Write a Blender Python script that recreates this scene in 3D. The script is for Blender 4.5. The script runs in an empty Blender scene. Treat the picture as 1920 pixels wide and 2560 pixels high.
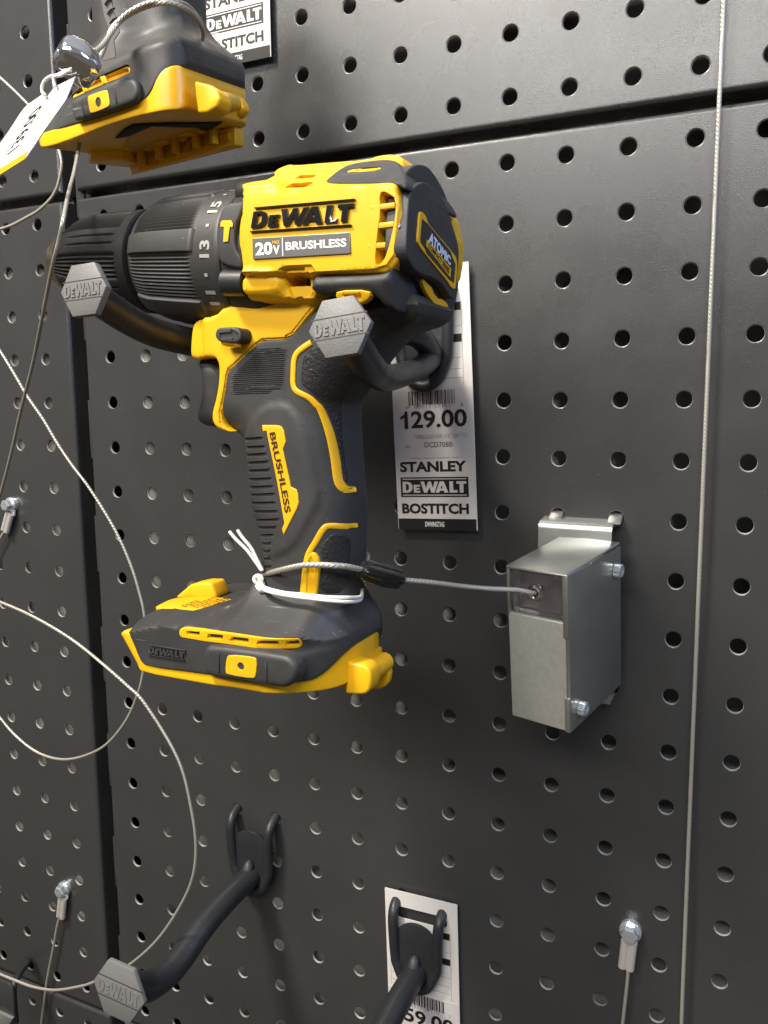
import bpy, bmesh, math, random
import numpy as np
from mathutils import Vector, Matrix
from mathutils.geometry import delaunay_2d_cdt, tessellate_polygon
random.seed(7); np.random.seed(7)
SC = bpy.context.scene
COL = SC.collection
S = 0.001                      # everything below is written in millimetres
# ------------------------------------------------------------------ camera
cam_d = bpy.data.cameras.new("camera"); cam = bpy.data.objects.new("camera", cam_d); COL.objects.link(cam)
SC.camera = cam
_r = Vector((0.90743854, 0.4201289, -0.00685571)); _u = Vector((-0.0521667, 0.12883483, 0.990293)); _b = Vector((0.41693396, -0.89827239, 0.13882642))
_m = Matrix((_r, _u, _b)).transposed().to_4x4(); _m.translation = Vector((105.4300536, -355.4572969, -24.23552496)) * S
cam.matrix_world = _m
cam_d.sensor_fit = 'VERTICAL'; cam_d.sensor_height = 24.0; cam_d.lens = 24.0 * 2024.15 / 2560.0
cam_d.clip_start = 0.01; cam_d.clip_end = 50.0
# ------------------------------------------------------------------ light
W = bpy.data.worlds.new("World"); SC.world = W; W.use_nodes = True
_n = W.node_tree.nodes; _l = W.node_tree.links; bg = _n["Background"]; bg.inputs[1].default_value = 1.0
_tc = _n.new("ShaderNodeTexCoord"); _sp = _n.new("ShaderNodeSeparateXYZ"); _l.new(_tc.outputs["Generated"], _sp.inputs[0])   # a pale ceiling over a dim aisle
_cr = _n.new("ShaderNodeValToRGB"); _mr = _n.new("ShaderNodeMapRange"); _mr.inputs["From Min"].default_value = -1.0; _l.new(_sp.outputs["Z"], _mr.inputs["Value"])
_l.new(_mr.outputs[0], _cr.inputs[0]); _l.new(_cr.outputs[0], bg.inputs[0])
_e = _cr.color_ramp.elements; _e[0].position = 0.30; _e[0].color = (0.10, 0.085, 0.065, 1); _e[1].position = 0.95; _e[1].color = (0.46, 0.48, 0.52, 1)
for _p, _c in ((0.48, (0.16, 0.15, 0.14, 1)), (0.55, (0.09, 0.09, 0.095, 1)), (0.68, (0.28, 0.28, 0.29, 1)), (0.74, (0.14, 0.145, 0.16, 1))):
    _k = _e.new(_p); _k.color = _c
def area(name, loc, target, sx, sy, power, col):
    d = bpy.data.lights.new(name, 'AREA'); d.shape = 'RECTANGLE'; d.size = sx; d.size_y = sy; d.energy = power; d.color = col
    o = bpy.data.objects.new(name, d); COL.objects.link(o); o.location = Vector(loc)
    o.rotation_euler = (Vector(target) - Vector(loc)).to_track_quat('-Z', 'Y').to_euler()
    return o
area("shop_lamp", (-0.42, -0.66, 0.90), (-0.05, 0, -0.02), 0.22, 0.17, 25.0, (1.0, 0.92, 0.81))
area("shop_lamp", (0.0, -1.15, 0.66), (0.05, 0, 0.05), 1.2, 0.26, 20.0, (1.0, 0.97, 0.93))
area("shop_lamp", (1.0, -0.22, 0.50), (0.0, -0.10, -0.05), 0.30, 0.30, 5.5, (0.40, 0.58, 1.0))
SC.view_settings.view_transform = 'Standard'; SC.view_settings.look = 'None'; SC.view_settings.exposure = 0.0; SC.view_settings.gamma = 1.0
SC.view_settings.use_curve_mapping = False
SC.render.engine = 'CYCLES'
# ------------------------------------------------------------------ materials
MATS = {}
def mat(name, col, rough=0.5, metal=0.0, bump=0.0, bscale=1500.0, rvar=0.0, coat=0.0, spec=0.5, cvar=0.0, cscale=60.0, dust=0.0, aniso=None, trans=0.0, ior=1.45, wear=None):
    m = bpy.data.materials.new(name); m.use_nodes = True
    nt = m.node_tree; b = nt.nodes["Principled BSDF"]; L = nt.links
    b.inputs["Base Color"].default_value = (*col, 1); b.inputs["Roughness"].default_value = rough; b.inputs["Metallic"].default_value = metal
    b.inputs["IOR"].default_value = ior; b.inputs["Specular IOR Level"].default_value = spec
    if coat: b.inputs["Coat Weight"].default_value = coat; b.inputs["Coat Roughness"].default_value = 0.08
    if trans: b.inputs["Transmission Weight"].default_value = trans
    tc = nt.nodes.new("ShaderNodeTexCoord")
    mp = nt.nodes.new("ShaderNodeMapping"); L.new(tc.outputs["Object"], mp.inputs["Vector"])
    if aniso: mp.inputs["Scale"].default_value = aniso
    def noise(sc, det=3.0):
        n = nt.nodes.new("ShaderNodeTexNoise"); n.inputs["Scale"].default_value = sc; n.inputs["Detail"].default_value = det
        L.new(mp.outputs[0], n.inputs["Vector"]); return n
    if bump:
        n = noise(bscale, 2.0); bp = nt.nodes.new("ShaderNodeBump"); bp.inputs["Strength"].default_value = bump; bp.inputs["Distance"].default_value = 0.0004
        L.new(n.outputs["Fac"], bp.inputs["Height"]); L.new(bp.outputs[0], b.inputs["Normal"])
    if rvar:
        n = noise(cscale * 1.7, 5.0); r = nt.nodes.new("ShaderNodeMapRange"); r.inputs["From Min"].default_value = 0.3; r.inputs["From Max"].default_value = 0.7
        r.inputs["To Min"].default_value = rough - rvar; r.inputs["To Max"].default_value = rough + rvar
        L.new(n.outputs["Fac"], r.inputs["Value"]); L.new(r.outputs[0], b.inputs["Roughness"])
    last = None
    def mix(fac, a, bcol):
        mx = nt.nodes.new("ShaderNodeMix"); mx.data_type = 'RGBA'
        L.new(fac, mx.inputs[0])
        if hasattr(a, 'links'): L.new(a, mx.inputs[6])
        else: mx.inputs[6].default_value = (*a, 1)
        mx.inputs[7].default_value = (*bcol, 1); return mx.outputs[2]
    cur = col
    if cvar:
        n = noise(cscale, 4.0); r = nt.nodes.new("ShaderNodeMapRange"); r.inputs["From Min"].default_value = 0.3; r.inputs["From Max"].default_value = 0.7
        L.new(n.outputs["Fac"], r.inputs["Value"])
        cur = mix(r.outputs[0], tuple(c * (1 - cvar) for c in col), tuple(min(1, c * (1 + cvar)) for c in col))
    if dust:
        n = noise(900.0, 1.0); r = nt.nodes.new("ShaderNodeMapRange"); r.inputs["From Min"].default_value = 0.74; r.inputs["From Max"].default_value = 0.80
        r.inputs["To Max"].default_value = dust
        L.new(n.outputs["Fac"], r.inputs["Value"]); cur = mix(r.outputs[0], cur, (0.45, 0.43, 0.4))
    if wear:                                       # pale scuffs: thin stretched noise, broken up by a slow one
        for k, (sx, sy, ang) in enumerate(((30, 900, 0.5), (40, 1100, -0.9))):
            m2 = nt.nodes.new("ShaderNodeMapping"); m2.inputs["Rotation"].default_value = (0, ang, 0.3); m2.inputs["Scale"].default_value = (sx, sy, sy)
            L.new(tc.outputs["Object"], m2.inputs["Vector"])
            n = nt.nodes.new("ShaderNodeTexNoise"); n.inputs["Scale"].default_value = 1.0; n.inputs["Detail"].default_value = 2.0; L.new(m2.outputs[0], n.inputs["Vector"])
            r = nt.nodes.new("ShaderNodeMapRange"); r.inputs["From Min"].default_value = 0.66; r.inputs["From Max"].default_value = 0.74; L.new(n.outputs["Fac"], r.inputs["Value"])
            n2 = noise(55.0 + 13 * k, 2.0); r2 = nt.nodes.new("ShaderNodeMapRange"); r2.inputs["From Min"].default_value = 0.55; r2.inputs["From Max"].default_value = 0.7; r2.inputs["To Max"].default_value = wear
            L.new(n2.outputs["Fac"], r2.inputs["Value"])
            mu = nt.nodes.new("ShaderNodeMath"); mu.operation = 'MULTIPLY'; L.new(r.outputs[0], mu.inputs[0]); L.new(r2.outputs[0], mu.inputs[1])
            cur = mix(mu.outputs[0], cur, (0.32, 0.32, 0.34))
    if hasattr(cur, 'links'): L.new(cur, b.inputs["Base Color"])
    MATS[name] = m
    return m
mat('panel', (0.0375, 0.0375, 0.0375), 0.275, 0.0, 0.22, 2500.0, 0.04, spec=0.75, dust=0.16, cvar=0.06, cscale=25.0)
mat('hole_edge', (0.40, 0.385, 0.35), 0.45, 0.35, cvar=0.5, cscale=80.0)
mat('black_and_shade', (0.006, 0.006, 0.006), 0.8)  # black parts, plus the shade inside vents and bores put into colour
mat('back', (0.50, 0.49, 0.475), 0.7, cvar=0.98, cscale=11.0)  # blotches put uneven light and pale rails behind the holes into the colour
mat('yellow', (0.72, 0.395, 0.006), 0.46, 0, 0.05, 2500.0, 0.05, cvar=0.03, cscale=120.0)
mat('yellow_gloss', (0.76, 0.415, 0.008), 0.33, 0, 0.03, 1500.0, 0.04)
mat('rubber', (0.036, 0.0355, 0.035), 0.58, 0, 0.14, 2600.0, 0.07, cvar=0.12, cscale=90.0, wear=0.22)
mat('rubber_foot', (0.036, 0.0355, 0.035), 0.50, 0, 0.10, 2200.0, 0.08, cvar=0.15, cscale=70.0, wear=0.55)
mat('leather', (0.018, 0.018, 0.019), 0.45, 0, 0.9, 900.0, 0.08, wear=0.2)
mat('black_plastic', (0.020, 0.020, 0.021), 0.40, 0, 0.10, 2200.0, 0.06, cvar=0.1)
mat('chuck', (0.032, 0.031, 0.030), 0.48, 0, 0.08, 2200.0, 0.06, dust=0.25)
mat('gloss_black', (0.008, 0.008, 0.008), 0.08, 0, 0.12, 900.0, coat=1.0)
mat('label_grey', (0.14, 0.135, 0.13), 0.38, 0.3, 0.05, 3000.0)
mat('white_ink', (0.78, 0.77, 0.74), 0.5)
mat('pale_ink', (0.31, 0.305, 0.29), 0.5)
mat('grey_ink', (0.22, 0.21, 0.21), 0.6)
mat('black_ink', (0.012, 0.011, 0.011), 0.45)
mat('worn_ink', (0.26, 0.24, 0.21), 0.55)
mat('brown_ink', (0.045, 0.022, 0.005), 0.5)
mat('paper', (0.60, 0.57, 0.54), 0.42, 0, 0.04, 400.0, cvar=0.03)
mat('sticker', (0.55, 0.515, 0.51), 0.38, 0, 0.10, 120.0, cvar=0.05)
mat('tag_white', (0.86, 0.84, 0.78), 0.55, 0, 0.03, 300.0)
mat('zinc', (0.52, 0.53, 0.50), 0.33, 0.9, 0.02, 900.0, 0.04, cvar=0.03, cscale=60.0)
mat('zinc_speck', (0.43, 0.43, 0.385), 0.40, 0.45, 0.08, 700.0, 0.06, cvar=0.07, cscale=420.0, dust=0.5)
mat('chrome', (0.85, 0.84, 0.84), 0.10, 1.0, 0.02, 300.0)
mat('bolt', (0.66, 0.70, 0.73), 0.24, 0.75, 0.04, 500.0, 0.08)
mat('lug', (0.66, 0.61, 0.58), 0.40, 0.55, 0.06, 600.0, 0.08)
mat('wire', (0.43, 0.405, 0.35), 0.40, 0.5, 0.0)
mat('brass', (0.62, 0.50, 0.30), 0.22, 1.0, 0.02, 900.0, 0.06, aniso=(1, 1, 1))
mat('tube', (0.020, 0.021, 0.023), 0.42, 0, 0.22, 1100.0, 0.06, cvar=0.12, dust=0.2)
mat('cap_face', (0.145, 0.143, 0.138), 0.50, 0, 0.26, 1700.0, 0.06, dust=0.3)
mat('cap_dark', (0.03, 0.03, 0.03), 0.6)
mat('string', (0.74, 0.70, 0.64), 0.85, 0, 0.4, 2500.0)
mat('clear', (0.86, 0.83, 0.87), 0.06, 0, 0.05, 300.0, trans=0.96, ior=1.46)
mat('beige', (0.62, 0.47, 0.30), 0.5)
mat('shaded_yellow', (0.55, 0.26, 0.004), 0.5)  # darker copy of the yellow, with the seat's shade painted in
mat('blue_white', (0.66, 0.70, 0.82), 0.45)
# ------------------------------------------------------------------ helpers
def lk(o, parent=None):
    COL.objects.link(o)
    if parent is not None: o.parent = parent
    return o
def tag(o, label, cat, group=None):
    o['label'] = label; o['category'] = cat
    if group: o['group'] = group
    return o
def empty(name, label, cat, loc=(0, 0, 0), group=None):
    o = bpy.data.objects.new(name, None); o.empty_display_size = 0.02; COL.objects.link(o)
    o.location = Vector(loc) * S
    return tag(o, label, cat, group)
class MB:
    def __init__(s): s.v = []; s.f = []; s.m = []; s.slots = []
    def slot(s, m):
        if m not in s.slots: s.slots.append(m)
        return s.slots.index(m)
    def add(s, vs, fs, m):
        k = s.slot(m); o = len(s.v)
        s.v.extend([tuple(float(c) for c in v) for v in vs])
        for f in fs: s.f.append(tuple(int(i) + o for i in f)); s.m.append(k)
        return s
    def build(s, name, parent=None, angle=38.0, xf=None):
        me = bpy.data.meshes.new(name)
        off = (0, 0, 0)
        if parent is not None:
            p = parent
            w = p.location if p.parent is None else Vector((0, 0, 0))
            if p.parent is not None and p.parent.parent is None: w = p.parent.location + p.location
            off = tuple(c / S for c in w)
        vs = s.v if xf is None else [xf(v) for v in s.v]
        me.from_pydata([((v[0] - off[0]) * S, (v[1] - off[1]) * S, (v[2] - off[2]) * S) for v in vs], [], s.f)
        for m in s.slots: me.materials.append(MATS[m])
        me.polygons.foreach_set("material_index", s.m)
        bm = bmesh.new(); bm.from_mesh(me); bmesh.ops.recalc_face_normals(bm, faces=bm.faces); bm.to_mesh(me); bm.free()
        me.shade_smooth(); me.set_sharp_from_angle(angle=math.radians(angle)); me.update()
        o = bpy.data.objects.new(name, me); return lk(o, parent)
def arr(p): return np.array(p, float)
def chaikin(p, n=2, q=0.25, closed=True):
    p = arr(p)
    for _ in range(n):
        if closed:
            b = np.roll(p, -1, 0); r = np.empty((2 * len(p), p.shape[1])); r[0::2] = p * (1 - q) + b * q; r[1::2] = p * q + b * (1 - q); p = r
        else:
            a = p[:-1]; b = p[1:]; r = np.empty((2 * len(a), p.shape[1])); r[0::2] = a * (1 - q) + b * q; r[1::2] = a * q + b * (1 - q)
            p = np.vstack([p[:1], r, p[-1:]])
    return p
def area2(p): x, y = p[:, 0], p[:, 1]; return 0.5 * np.sum(x * np.roll(y, -1) - np.roll(x, -1) * y)
def resample(p, step):
    out = []
    n = len(p)
    for i in range(n):
        a, b = p[i], p[(i + 1) % n]; L = np.linalg.norm(b - a); k = max(1, int(math.ceil(L / step)))
        for j in range(k): out.append(a + (b - a) * j / k)
    return arr(out)
def dist_poly(P, poly):
    """distance to the polygon's boundary, and inside mask"""
    P = arr(P); a = arr(poly); b = np.roll(a, -1, 0); D = np.full(len(P), 1e9); ins = np.zeros(len(P), bool)
    for i in range(len(a)):
        e = b[i] - a[i]; w = P - a[i]; t = np.clip((w @ e) / max(e @ e, 1e-12), 0, 1)
        D = np.minimum(D, ((w - t[:, None] * e) ** 2).sum(1))
        c = ((a[i][1] > P[:, 1]) != (b[i][1] > P[:, 1]))
        with np.errstate(divide='ignore', invalid='ignore'):
            xx = (b[i][0] - a[i][0]) * (P[:, 1] - a[i][1]) / (b[i][1] - a[i][1] + 1e-15) + a[i][0]
        ins ^= (c & (P[:, 0] < xx))
    return np.sqrt(D), ins
def sdf(P, poly): d, i = dist_poly(P, poly); return np.where(i, d, -d)
def sst(x): x = np.clip(x, 0, 1); return x * x * (3 - 2 * x)
def seg_dist(P, a, b):
    a = arr(a); b = arr(b); e = b - a; w = P - a; t = np.clip((w @ e) / max(e @ e, 1e-12), 0, 1)
    return np.sqrt(((w - t[:, None] * e) ** 2).sum(1))
def plate(mb, poly, yf, yb, m, r=1.0, res=1.0, smooth=1, dets=(), grooves=(), rpoly=None, rback=None, extra=None):
    """a solid whose outline lies in the XZ plane; yf / yb give its front and back distance from the board,
    its front (and back) rim is rounded with radius r, dets = (polygon, height, slope width), grooves = (a, b, half width, depth)"""
    p = chaikin(poly, smooth) if smooth else arr(poly)
    if area2(p) < 0: p = p[::-1]
    p = resample(p, res * 0.9); n = len(p)
    pts = [p]
    t = np.roll(p, -1, 0) - np.roll(p, 1, 0); nrm = np.stack([-t[:, 1], t[:, 0]], 1); nrm /= np.maximum(np.linalg.norm(nrm, axis=1, keepdims=True), 1e-9)
    lo, hi = p.min(0), p.max(0)
    rings = [r * k for k in ((0.08, 0.3, 0.62, 1.0) if r < 4 else (0.04, 0.13, 0.28))]
    for d in rings:
        q = p + nrm * d; s = sdf(q, p); pts.append(q[s > d * 0.85])
    xs = np.arange(lo[0], hi[0] + res, res); zs = np.arange(lo[1], hi[1] + res, res * 0.87); g = []
    X, Z = np.meshgrid(xs, zs); X = X + (np.arange(len(zs)) % 2)[:, None] * res * 0.5; g = np.stack([X.ravel(), Z.ravel()], 1)
    s = sdf(g, p); g = g[s > max(rings[-1], 0) + 0.45 * res]
    ex = []
    for (dp, h, w) in dets:
        q = resample(arr(dp), res * 0.7)
        if area2(q) < 0: q = q[::-1]
        tt = np.roll(q, -1, 0) - np.roll(q, 1, 0); nn = np.stack([-tt[:, 1], tt[:, 0]], 1); nn /= np.maximum(np.linalg.norm(nn, axis=1, keepdims=True), 1e-9)
        for k in (-0.5, 0.0, 0.5): ex.append(q + nn * w * k)
    for (a, b, w, h) in grooves:
        a = arr(a); b = arr(b); L = np.linalg.norm(b - a); e = (b - a) / max(L, 1e-9); nn = arr([-e[1], e[0]])
        for s_ in np.linspace(-w * 0.5, L + w * 0.5, max(2, int(L / (res * 0.8)) + 2)):
            for k in (-1.25, -0.7, 0.7, 1.25): ex.append((a + e * s_ + nn * w * k)[None])
    if ex:
        ex = np.vstack(ex); s = sdf(ex, p); ex = ex[s > 0.12]
        # thin the grid where detail points are dense
        pts.append(ex)
        cell = {}
        for q in ex: cell[(int(q[0] // (0.4 * res)), int(q[1] // (0.4 * res)))] = 1
        keep = [not any((int(q[0] // (0.4 * res)) + dx, int(q[1] // (0.4 * res)) + dz) in cell for dx in (-1, 0, 1) for dz in (-1, 0, 1)) for q in g]
        g = g[arr(keep).astype(bool)] if len(g) else g
    pts.append(g)
    P = np.vstack(pts)
    vv, _, tris, *_ = delaunay_2d_cdt([Vector(q) for q in P], [(i, (i + 1) % n) for i in range(n)], [], 1, 1e-4)
    V = arr([tuple(v) for v in vv]); tris = [tuple(t_) for t_ in tris]
    sd = dist_poly(V, p)[0] if rpoly is None else np.maximum(sdf(V, rpoly), 0)
    k = np.clip(sd, 0, r); drop = r - np.sqrt(np.maximum(r * r - (r - k) ** 2, 0))
    F = yf(V[:, 0], V[:, 1]) - drop
    for (dp, h, w) in dets:
        F = F + h * sst(sdf(V, dp) / w + 0.5)
    for (a, b, w, h) in grooves:
        F = F + h * (1 - sst((seg_dist(V, a, b) / w - 0.55) / 0.6))
    if extra is not None: F = F + extra(V)
    B = yb(V[:, 0], V[:, 1])
    if rback is not None:
        k = np.clip(sd, 0, rback); B = B + (rback - np.sqrt(np.maximum(rback * rback - (rback - k) ** 2, 0)))
    nv = len(V)
    vs = [(x, -f, z) for (x, z), f in zip(V, F)] + [(x, -b_, z) for (x, z), b_ in zip(V, B)]
    fs = list(tris) + [(c + nv, b + nv, a + nv) for a, b, c in tris]
    from collections import Counter
    cnt = {}
    for a, b, c in tris:
        for e in ((a, b), (b, c), (c, a)): cnt[e] = cnt.get(e, 0) + 1
    for (a, b) in cnt:
        if (b, a) not in cnt: fs.append((a, a + nv, b + nv, b))
    mb.add(vs, fs, m)
    return mb
def const(v): return lambda x, z: np.full(len(x), float(v))
def spline(pts, n=8, closed=False):
    p = arr(pts); N = len(p); out = []
    rng = range(N if closed else N - 1)
    for i in rng:
        a = p[(i - 1) % N] if closed or i > 0 else 2 * p[0] - p[1]; b = p[i]; c = p[(i + 1) % N]; d = p[(i + 2) % N] if closed or i + 2 < N else 2 * p[-1] - p[-2]
        for k in range(n):
            t = k / n; out.append(0.5 * ((2 * b) + (-a + c) * t + (2 * a - 5 * b + 4 * c - d) * t * t + (-a + 3 * b - 3 * c + d) * t ** 3))
    if not closed: out.append(p[-1])
    return arr(out)
def tube(mb, pts, rad, m, seg=14, closed=False, flat=None, twist=None, round_end=False):
    """a swept tube; rad may be a list; flat = (axis, factor) squeezes the section; twist = (strands, pitch, depth) makes rope"""
    p = arr(pts); N = len(p)
    rr = np.full(N, float(rad)) if np.isscalar(rad) else np.interp(np.linspace(0, 1, N), np.linspace(0, 1, len(rad)), rad)
    if closed: t = np.roll(p, -1, 0) - np.roll(p, 1, 0)
    else: t = np.gradient(p, axis=0)
    t /= np.maximum(np.linalg.norm(t, axis=1, keepdims=True), 1e-9)
    ref = arr((0, 0, 1)) if abs(t[0][2]) < 0.9 else arr((1, 0, 0)); nrm = ref - t[0] * (ref @ t[0]); nrm /= np.linalg.norm(nrm)
    vs = []; L = 0
    for i in range(N):
        if i: L += np.linalg.norm(p[i] - p[i - 1])
        nrm = nrm - t[i] * (nrm @ t[i]); nrm /= max(np.linalg.norm(nrm), 1e-9); bn = np.cross(t[i], nrm)
        for k in range(seg):
            a = 2 * math.pi * k / seg; r_ = rr[i]
            if twist: r_ *= 1 - twist[2] * abs(math.sin(0.5 * twist[0] * (a + 2 * math.pi * L / twist[1]))) ** 0.0 * (0.5 - 0.5 * math.cos(twist[0] * (a + 2 * math.pi * L / twist[1])))
            vs.append(p[i] + (nrm * math.cos(a) + bn * math.sin(a)) * r_)
    if flat:
        ax = arr(flat[0]); ax /= np.linalg.norm(ax); q = arr(vs).reshape(N, seg, 3); c = p[:, None]; dlt = q - c; k = (dlt @ ax)[..., None]; vs = list((c + dlt - ax * k * (1 - flat[1])).reshape(-1, 3))
    fs = []
    for i in range(N if closed else N - 1):
        j = (i + 1) % N
        for k in range(seg): fs.append((i * seg + k, i * seg + (k + 1) % seg, j * seg + (k + 1) % seg, j * seg + k))
    if not closed:
        if round_end:
            vs.append(p[0] - t[0] * rr[0] * 0.6); vs.append(p[-1] + t[-1] * rr[-1] * 0.6)
            for k in range(seg): fs.append((len(vs) - 2, (k + 1) % seg, k)); fs.append((len(vs) - 1, (N - 1) * seg + k, (N - 1) * seg + (k + 1) % seg))
        else: fs.append(tuple(range(seg))[::-1]); fs.append(tuple((N - 1) * seg + k for k in range(seg)))
    mb.add(vs, fs, m); return mb
def rope(mb, pts, rad, m='wire', n=6, pitch=10.0):
    q = spline(pts, n); d = np.r_[0, np.cumsum(np.linalg.norm(np.diff(q, axis=0), axis=1))]
    k = max(20, int(d[-1] / 0.55)); s = np.linspace(0, d[-1], k); q = np.stack([np.interp(s, d, q[:, i]) for i in range(3)], 1)
    q[1:-1] = 0.25 * q[:-2] + 0.5 * q[1:-1] + 0.25 * q[2:]
    return tube(mb, q, rad, m, seg=18, twist=(6, pitch, 0.36))
def lathe(mb, o, u, prof, m, seg=64, rfun=None, caps=True):
    """prof = (s, r) along u from o"""
    o = arr(o); u = arr(u); u = u / np.linalg.norm(u); a = arr((0, -1, 0)) if abs(u[1]) < 0.9 else arr((1, 0, 0)); a = a - u * (a @ u); a /= np.linalg.norm(a); b = arr((0, 0, 1)); b = b - u * (b @ u) - a * (b @ a); b /= np.linalg.norm(b)
    vs = []; th = np.arange(seg) * 2 * math.pi / seg
    for (s, r) in prof:
        rr = np.full(seg, float(r)) if rfun is None else rfun(s, r, th)
        for k in range(seg): vs.append(o + u * s + (a * math.cos(th[k]) + b * math.sin(th[k])) * rr[k])
    fs = []
    for i in range(len(prof) - 1):
        for k in range(seg): fs.append((i * seg + k, i * seg + (k + 1) % seg, (i + 1) * seg + (k + 1) % seg, (i + 1) * seg + k))
    if caps:
        fs.append(tuple(range(seg))[::-1]); fs.append(tuple((len(prof) - 1) * seg + k for k in range(seg)))
    mb.add(vs, fs, m); return mb
def prism(mb, poly3, dirv, m, bevel=0.0, seg=2):
    """solid: a flat 3D polygon pushed along dirv, edges bevelled"""
    bm = bmesh.new(); d = Vector(dirv)
    a = [bm.verts.new(Vector(p)) for p in poly3]; b = [bm.verts.new(Vector(p) + d) for p in poly3]; n = len(a)
    bm.faces.new(a); bm.faces.new(b[::-1])
    for i in range(n): bm.faces.new((a[i], b[i], b[(i + 1) % n], a[(i + 1) % n]))
    bmesh.ops.recalc_face_normals(bm, faces=bm.faces)
    if bevel:
        es = [e for e in bm.edges if len(e.link_faces) == 2 and e.calc_face_angle(0) > 0.45]
        bmesh.ops.bevel(bm, geom=es, offset=bevel, segments=seg, affect='EDGES', profile=0.5, clamp_overlap=True)
    bmesh.ops.triangulate(bm, faces=[f for f in bm.faces if len(f.verts) > 4])
    bm.verts.index_update()
    mb.add([tuple(v.co) for v in bm.verts], [tuple(v.index for v in f.verts) for f in bm.faces], m); bm.free(); return mb
def box(mb, lo, hi, m, bevel=0.0, seg=2):
    x0, y0, z0 = lo; x1, y1, z1 = hi
    return prism(mb, [(x0, y0, z0), (x1, y0, z0), (x1, y0, z1), (x0, y0, z1)], (0, y1 - y0, 0), m, bevel, seg)
# ------------------------------------------------------------------ lettering
_TX = {}
def text2d(s, bold=0.0, shear=0.0):
    key = (s, bold, shear)
    if key in _TX: return _TX[key]
    c = bpy.data.curves.new("lettering", 'FONT'); c.body = s; c.size = 1.0; c.offset = bold; c.shear = shear; c.resolution_u = 3; c.fill_mode = 'FRONT'
    o = bpy.data.objects.new("lettering", c); COL.objects.link(o)
    dg = bpy.context.evaluated_depsgraph_get(); e = o.evaluated_get(dg); me = e.to_mesh()
    v = arr([tuple(q.co)[:2] for q in me.vertices]); f = [tuple(p.vertices) for p in me.polygons]
    e.to_mesh_clear(); bpy.data.objects.remove(o); bpy.data.curves.remove(c)
    lo, hi = v.min(0), v.max(0); v = (v - lo) / (hi - lo)
    _TX[key] = (v, f); return v, f
_GL = [([(0, 0), (.45, 0), (.7, .12), (.82, .35), (.82, .65), (.7, .88), (.45, 1), (0, 1)], [(.27, .2), (.4, .2), (.52, .35), (.52, .65), (.4, .8), (.27, .8)]),
 ([(.92, 0), (1.45, 0), (1.45, .17), (1.15, .17), (1.15, .28), (1.4, .28), (1.4, .43), (1.15, .43), (1.15, .55), (1.45, .55), (1.45, .71), (.92, .71)], None),
 ([(1.5, 1), (1.8, 1), (1.93, .42), (2.14, 1), (2.36, 1), (2.5, .42), (2.66, 1), (2.95, 1), (2.63, 0), (2.37, 0), (2.22, .46), (2.02, 0), (1.76, 0)], None),
 ([(2.72, 0), (3.08, 1), (3.4, 1), (3.75, 0), (3.43, 0), (3.37, .18), (3.06, .18), (3.0, 0)], [(3.13, .37), (3.31, .37), (3.22, .68)]),
 ([(3.85, 0), (4.48, 0), (4.48, .22), (4.15, .22), (4.15, 1), (3.85, 1)], None),
 ([(4.42, 1), (5.2, 1), (5.2, .78), (4.96, .78), (4.96, 0), (4.66, 0), (4.66, .78), (4.42, .78)], None)]
def logo2d(bars=True):
    """the lettering with a rule above and below, in the unit square"""
    polys = [(o, h) for o, h in _GL]
    if bars: polys = [([(0, -.26), (5.2, -.26), (5.2, -.18), (0, -.18)], None), ([(0, 1.18), (5.2, 1.18), (5.2, 1.26), (0, 1.26)], None)] + polys
    y0, y1 = (-.26, 1.26) if bars else (0, 1)
    return [([((x) / 5.2, (y - y0) / (y1 - y0)) for x, y in o], None if h is None else [((x) / 5.2, (y - y0) / (y1 - y0)) for x, y in h]) for o, h in polys]
def quadmap(q):
    """q = bottom left, bottom right, top right, top left (3D)"""
    q = arr(q)
    def f(u, v): return (q[0] * (1 - u) * (1 - v) + q[1] * u * (1 - v) + q[2] * u * v + q[3] * (1 - u) * v)
    n = np.cross(q[1] - q[0], q[3] - q[0]); n /= np.linalg.norm(n)
    return f, n
def put_text(mb, s, q, m, off=0.15, bold=0.0, u=(0, 1), v=(0, 1), shear=0.0, thick=0.0):
    f, n = quadmap(q); P, F = text2d(s, bold, shear)
    pts = [f(u[0] + a * (u[1] - u[0]), v[0] + b * (v[1] - v[0])) + n * off for a, b in P]
    mb.add(pts, F, m); return mb
def put_polys(mb, polys, q, m, off=0.15, thick=0.0, u=(0, 1), v=(0, 1)):
    f, n = quadmap(q)
    for o, h in polys:
        loops = [o] + ([h] if h else [])
        flat = [p for l in loops for p in l]
        tri = tessellate_polygon([[Vector((a, b, 0)) for a, b in l] for l in loops])
        top = [f(u[0] + a * (u[1] - u[0]), v[0] + b * (v[1] - v[0])) + n * off for a, b in flat]
        if thick:
            bot = [p - n * thick for p in top]; k = len(flat); fs = [t for t in tri]; st = 0
            for l in loops:
                L = len(l)
                for i in range(L): fs.append((st + i, st + (i + 1) % L, k + st + (i + 1) % L, k + st + i))
                st += L
            mb.add(top + bot, fs, m)
        else: mb.add(top, tri, m)
    return mb
def rect(u0, u1, v0, v1): return ([(u0, v0), (u1, v0), (u1, v1), (u0, v1)], None)
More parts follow.
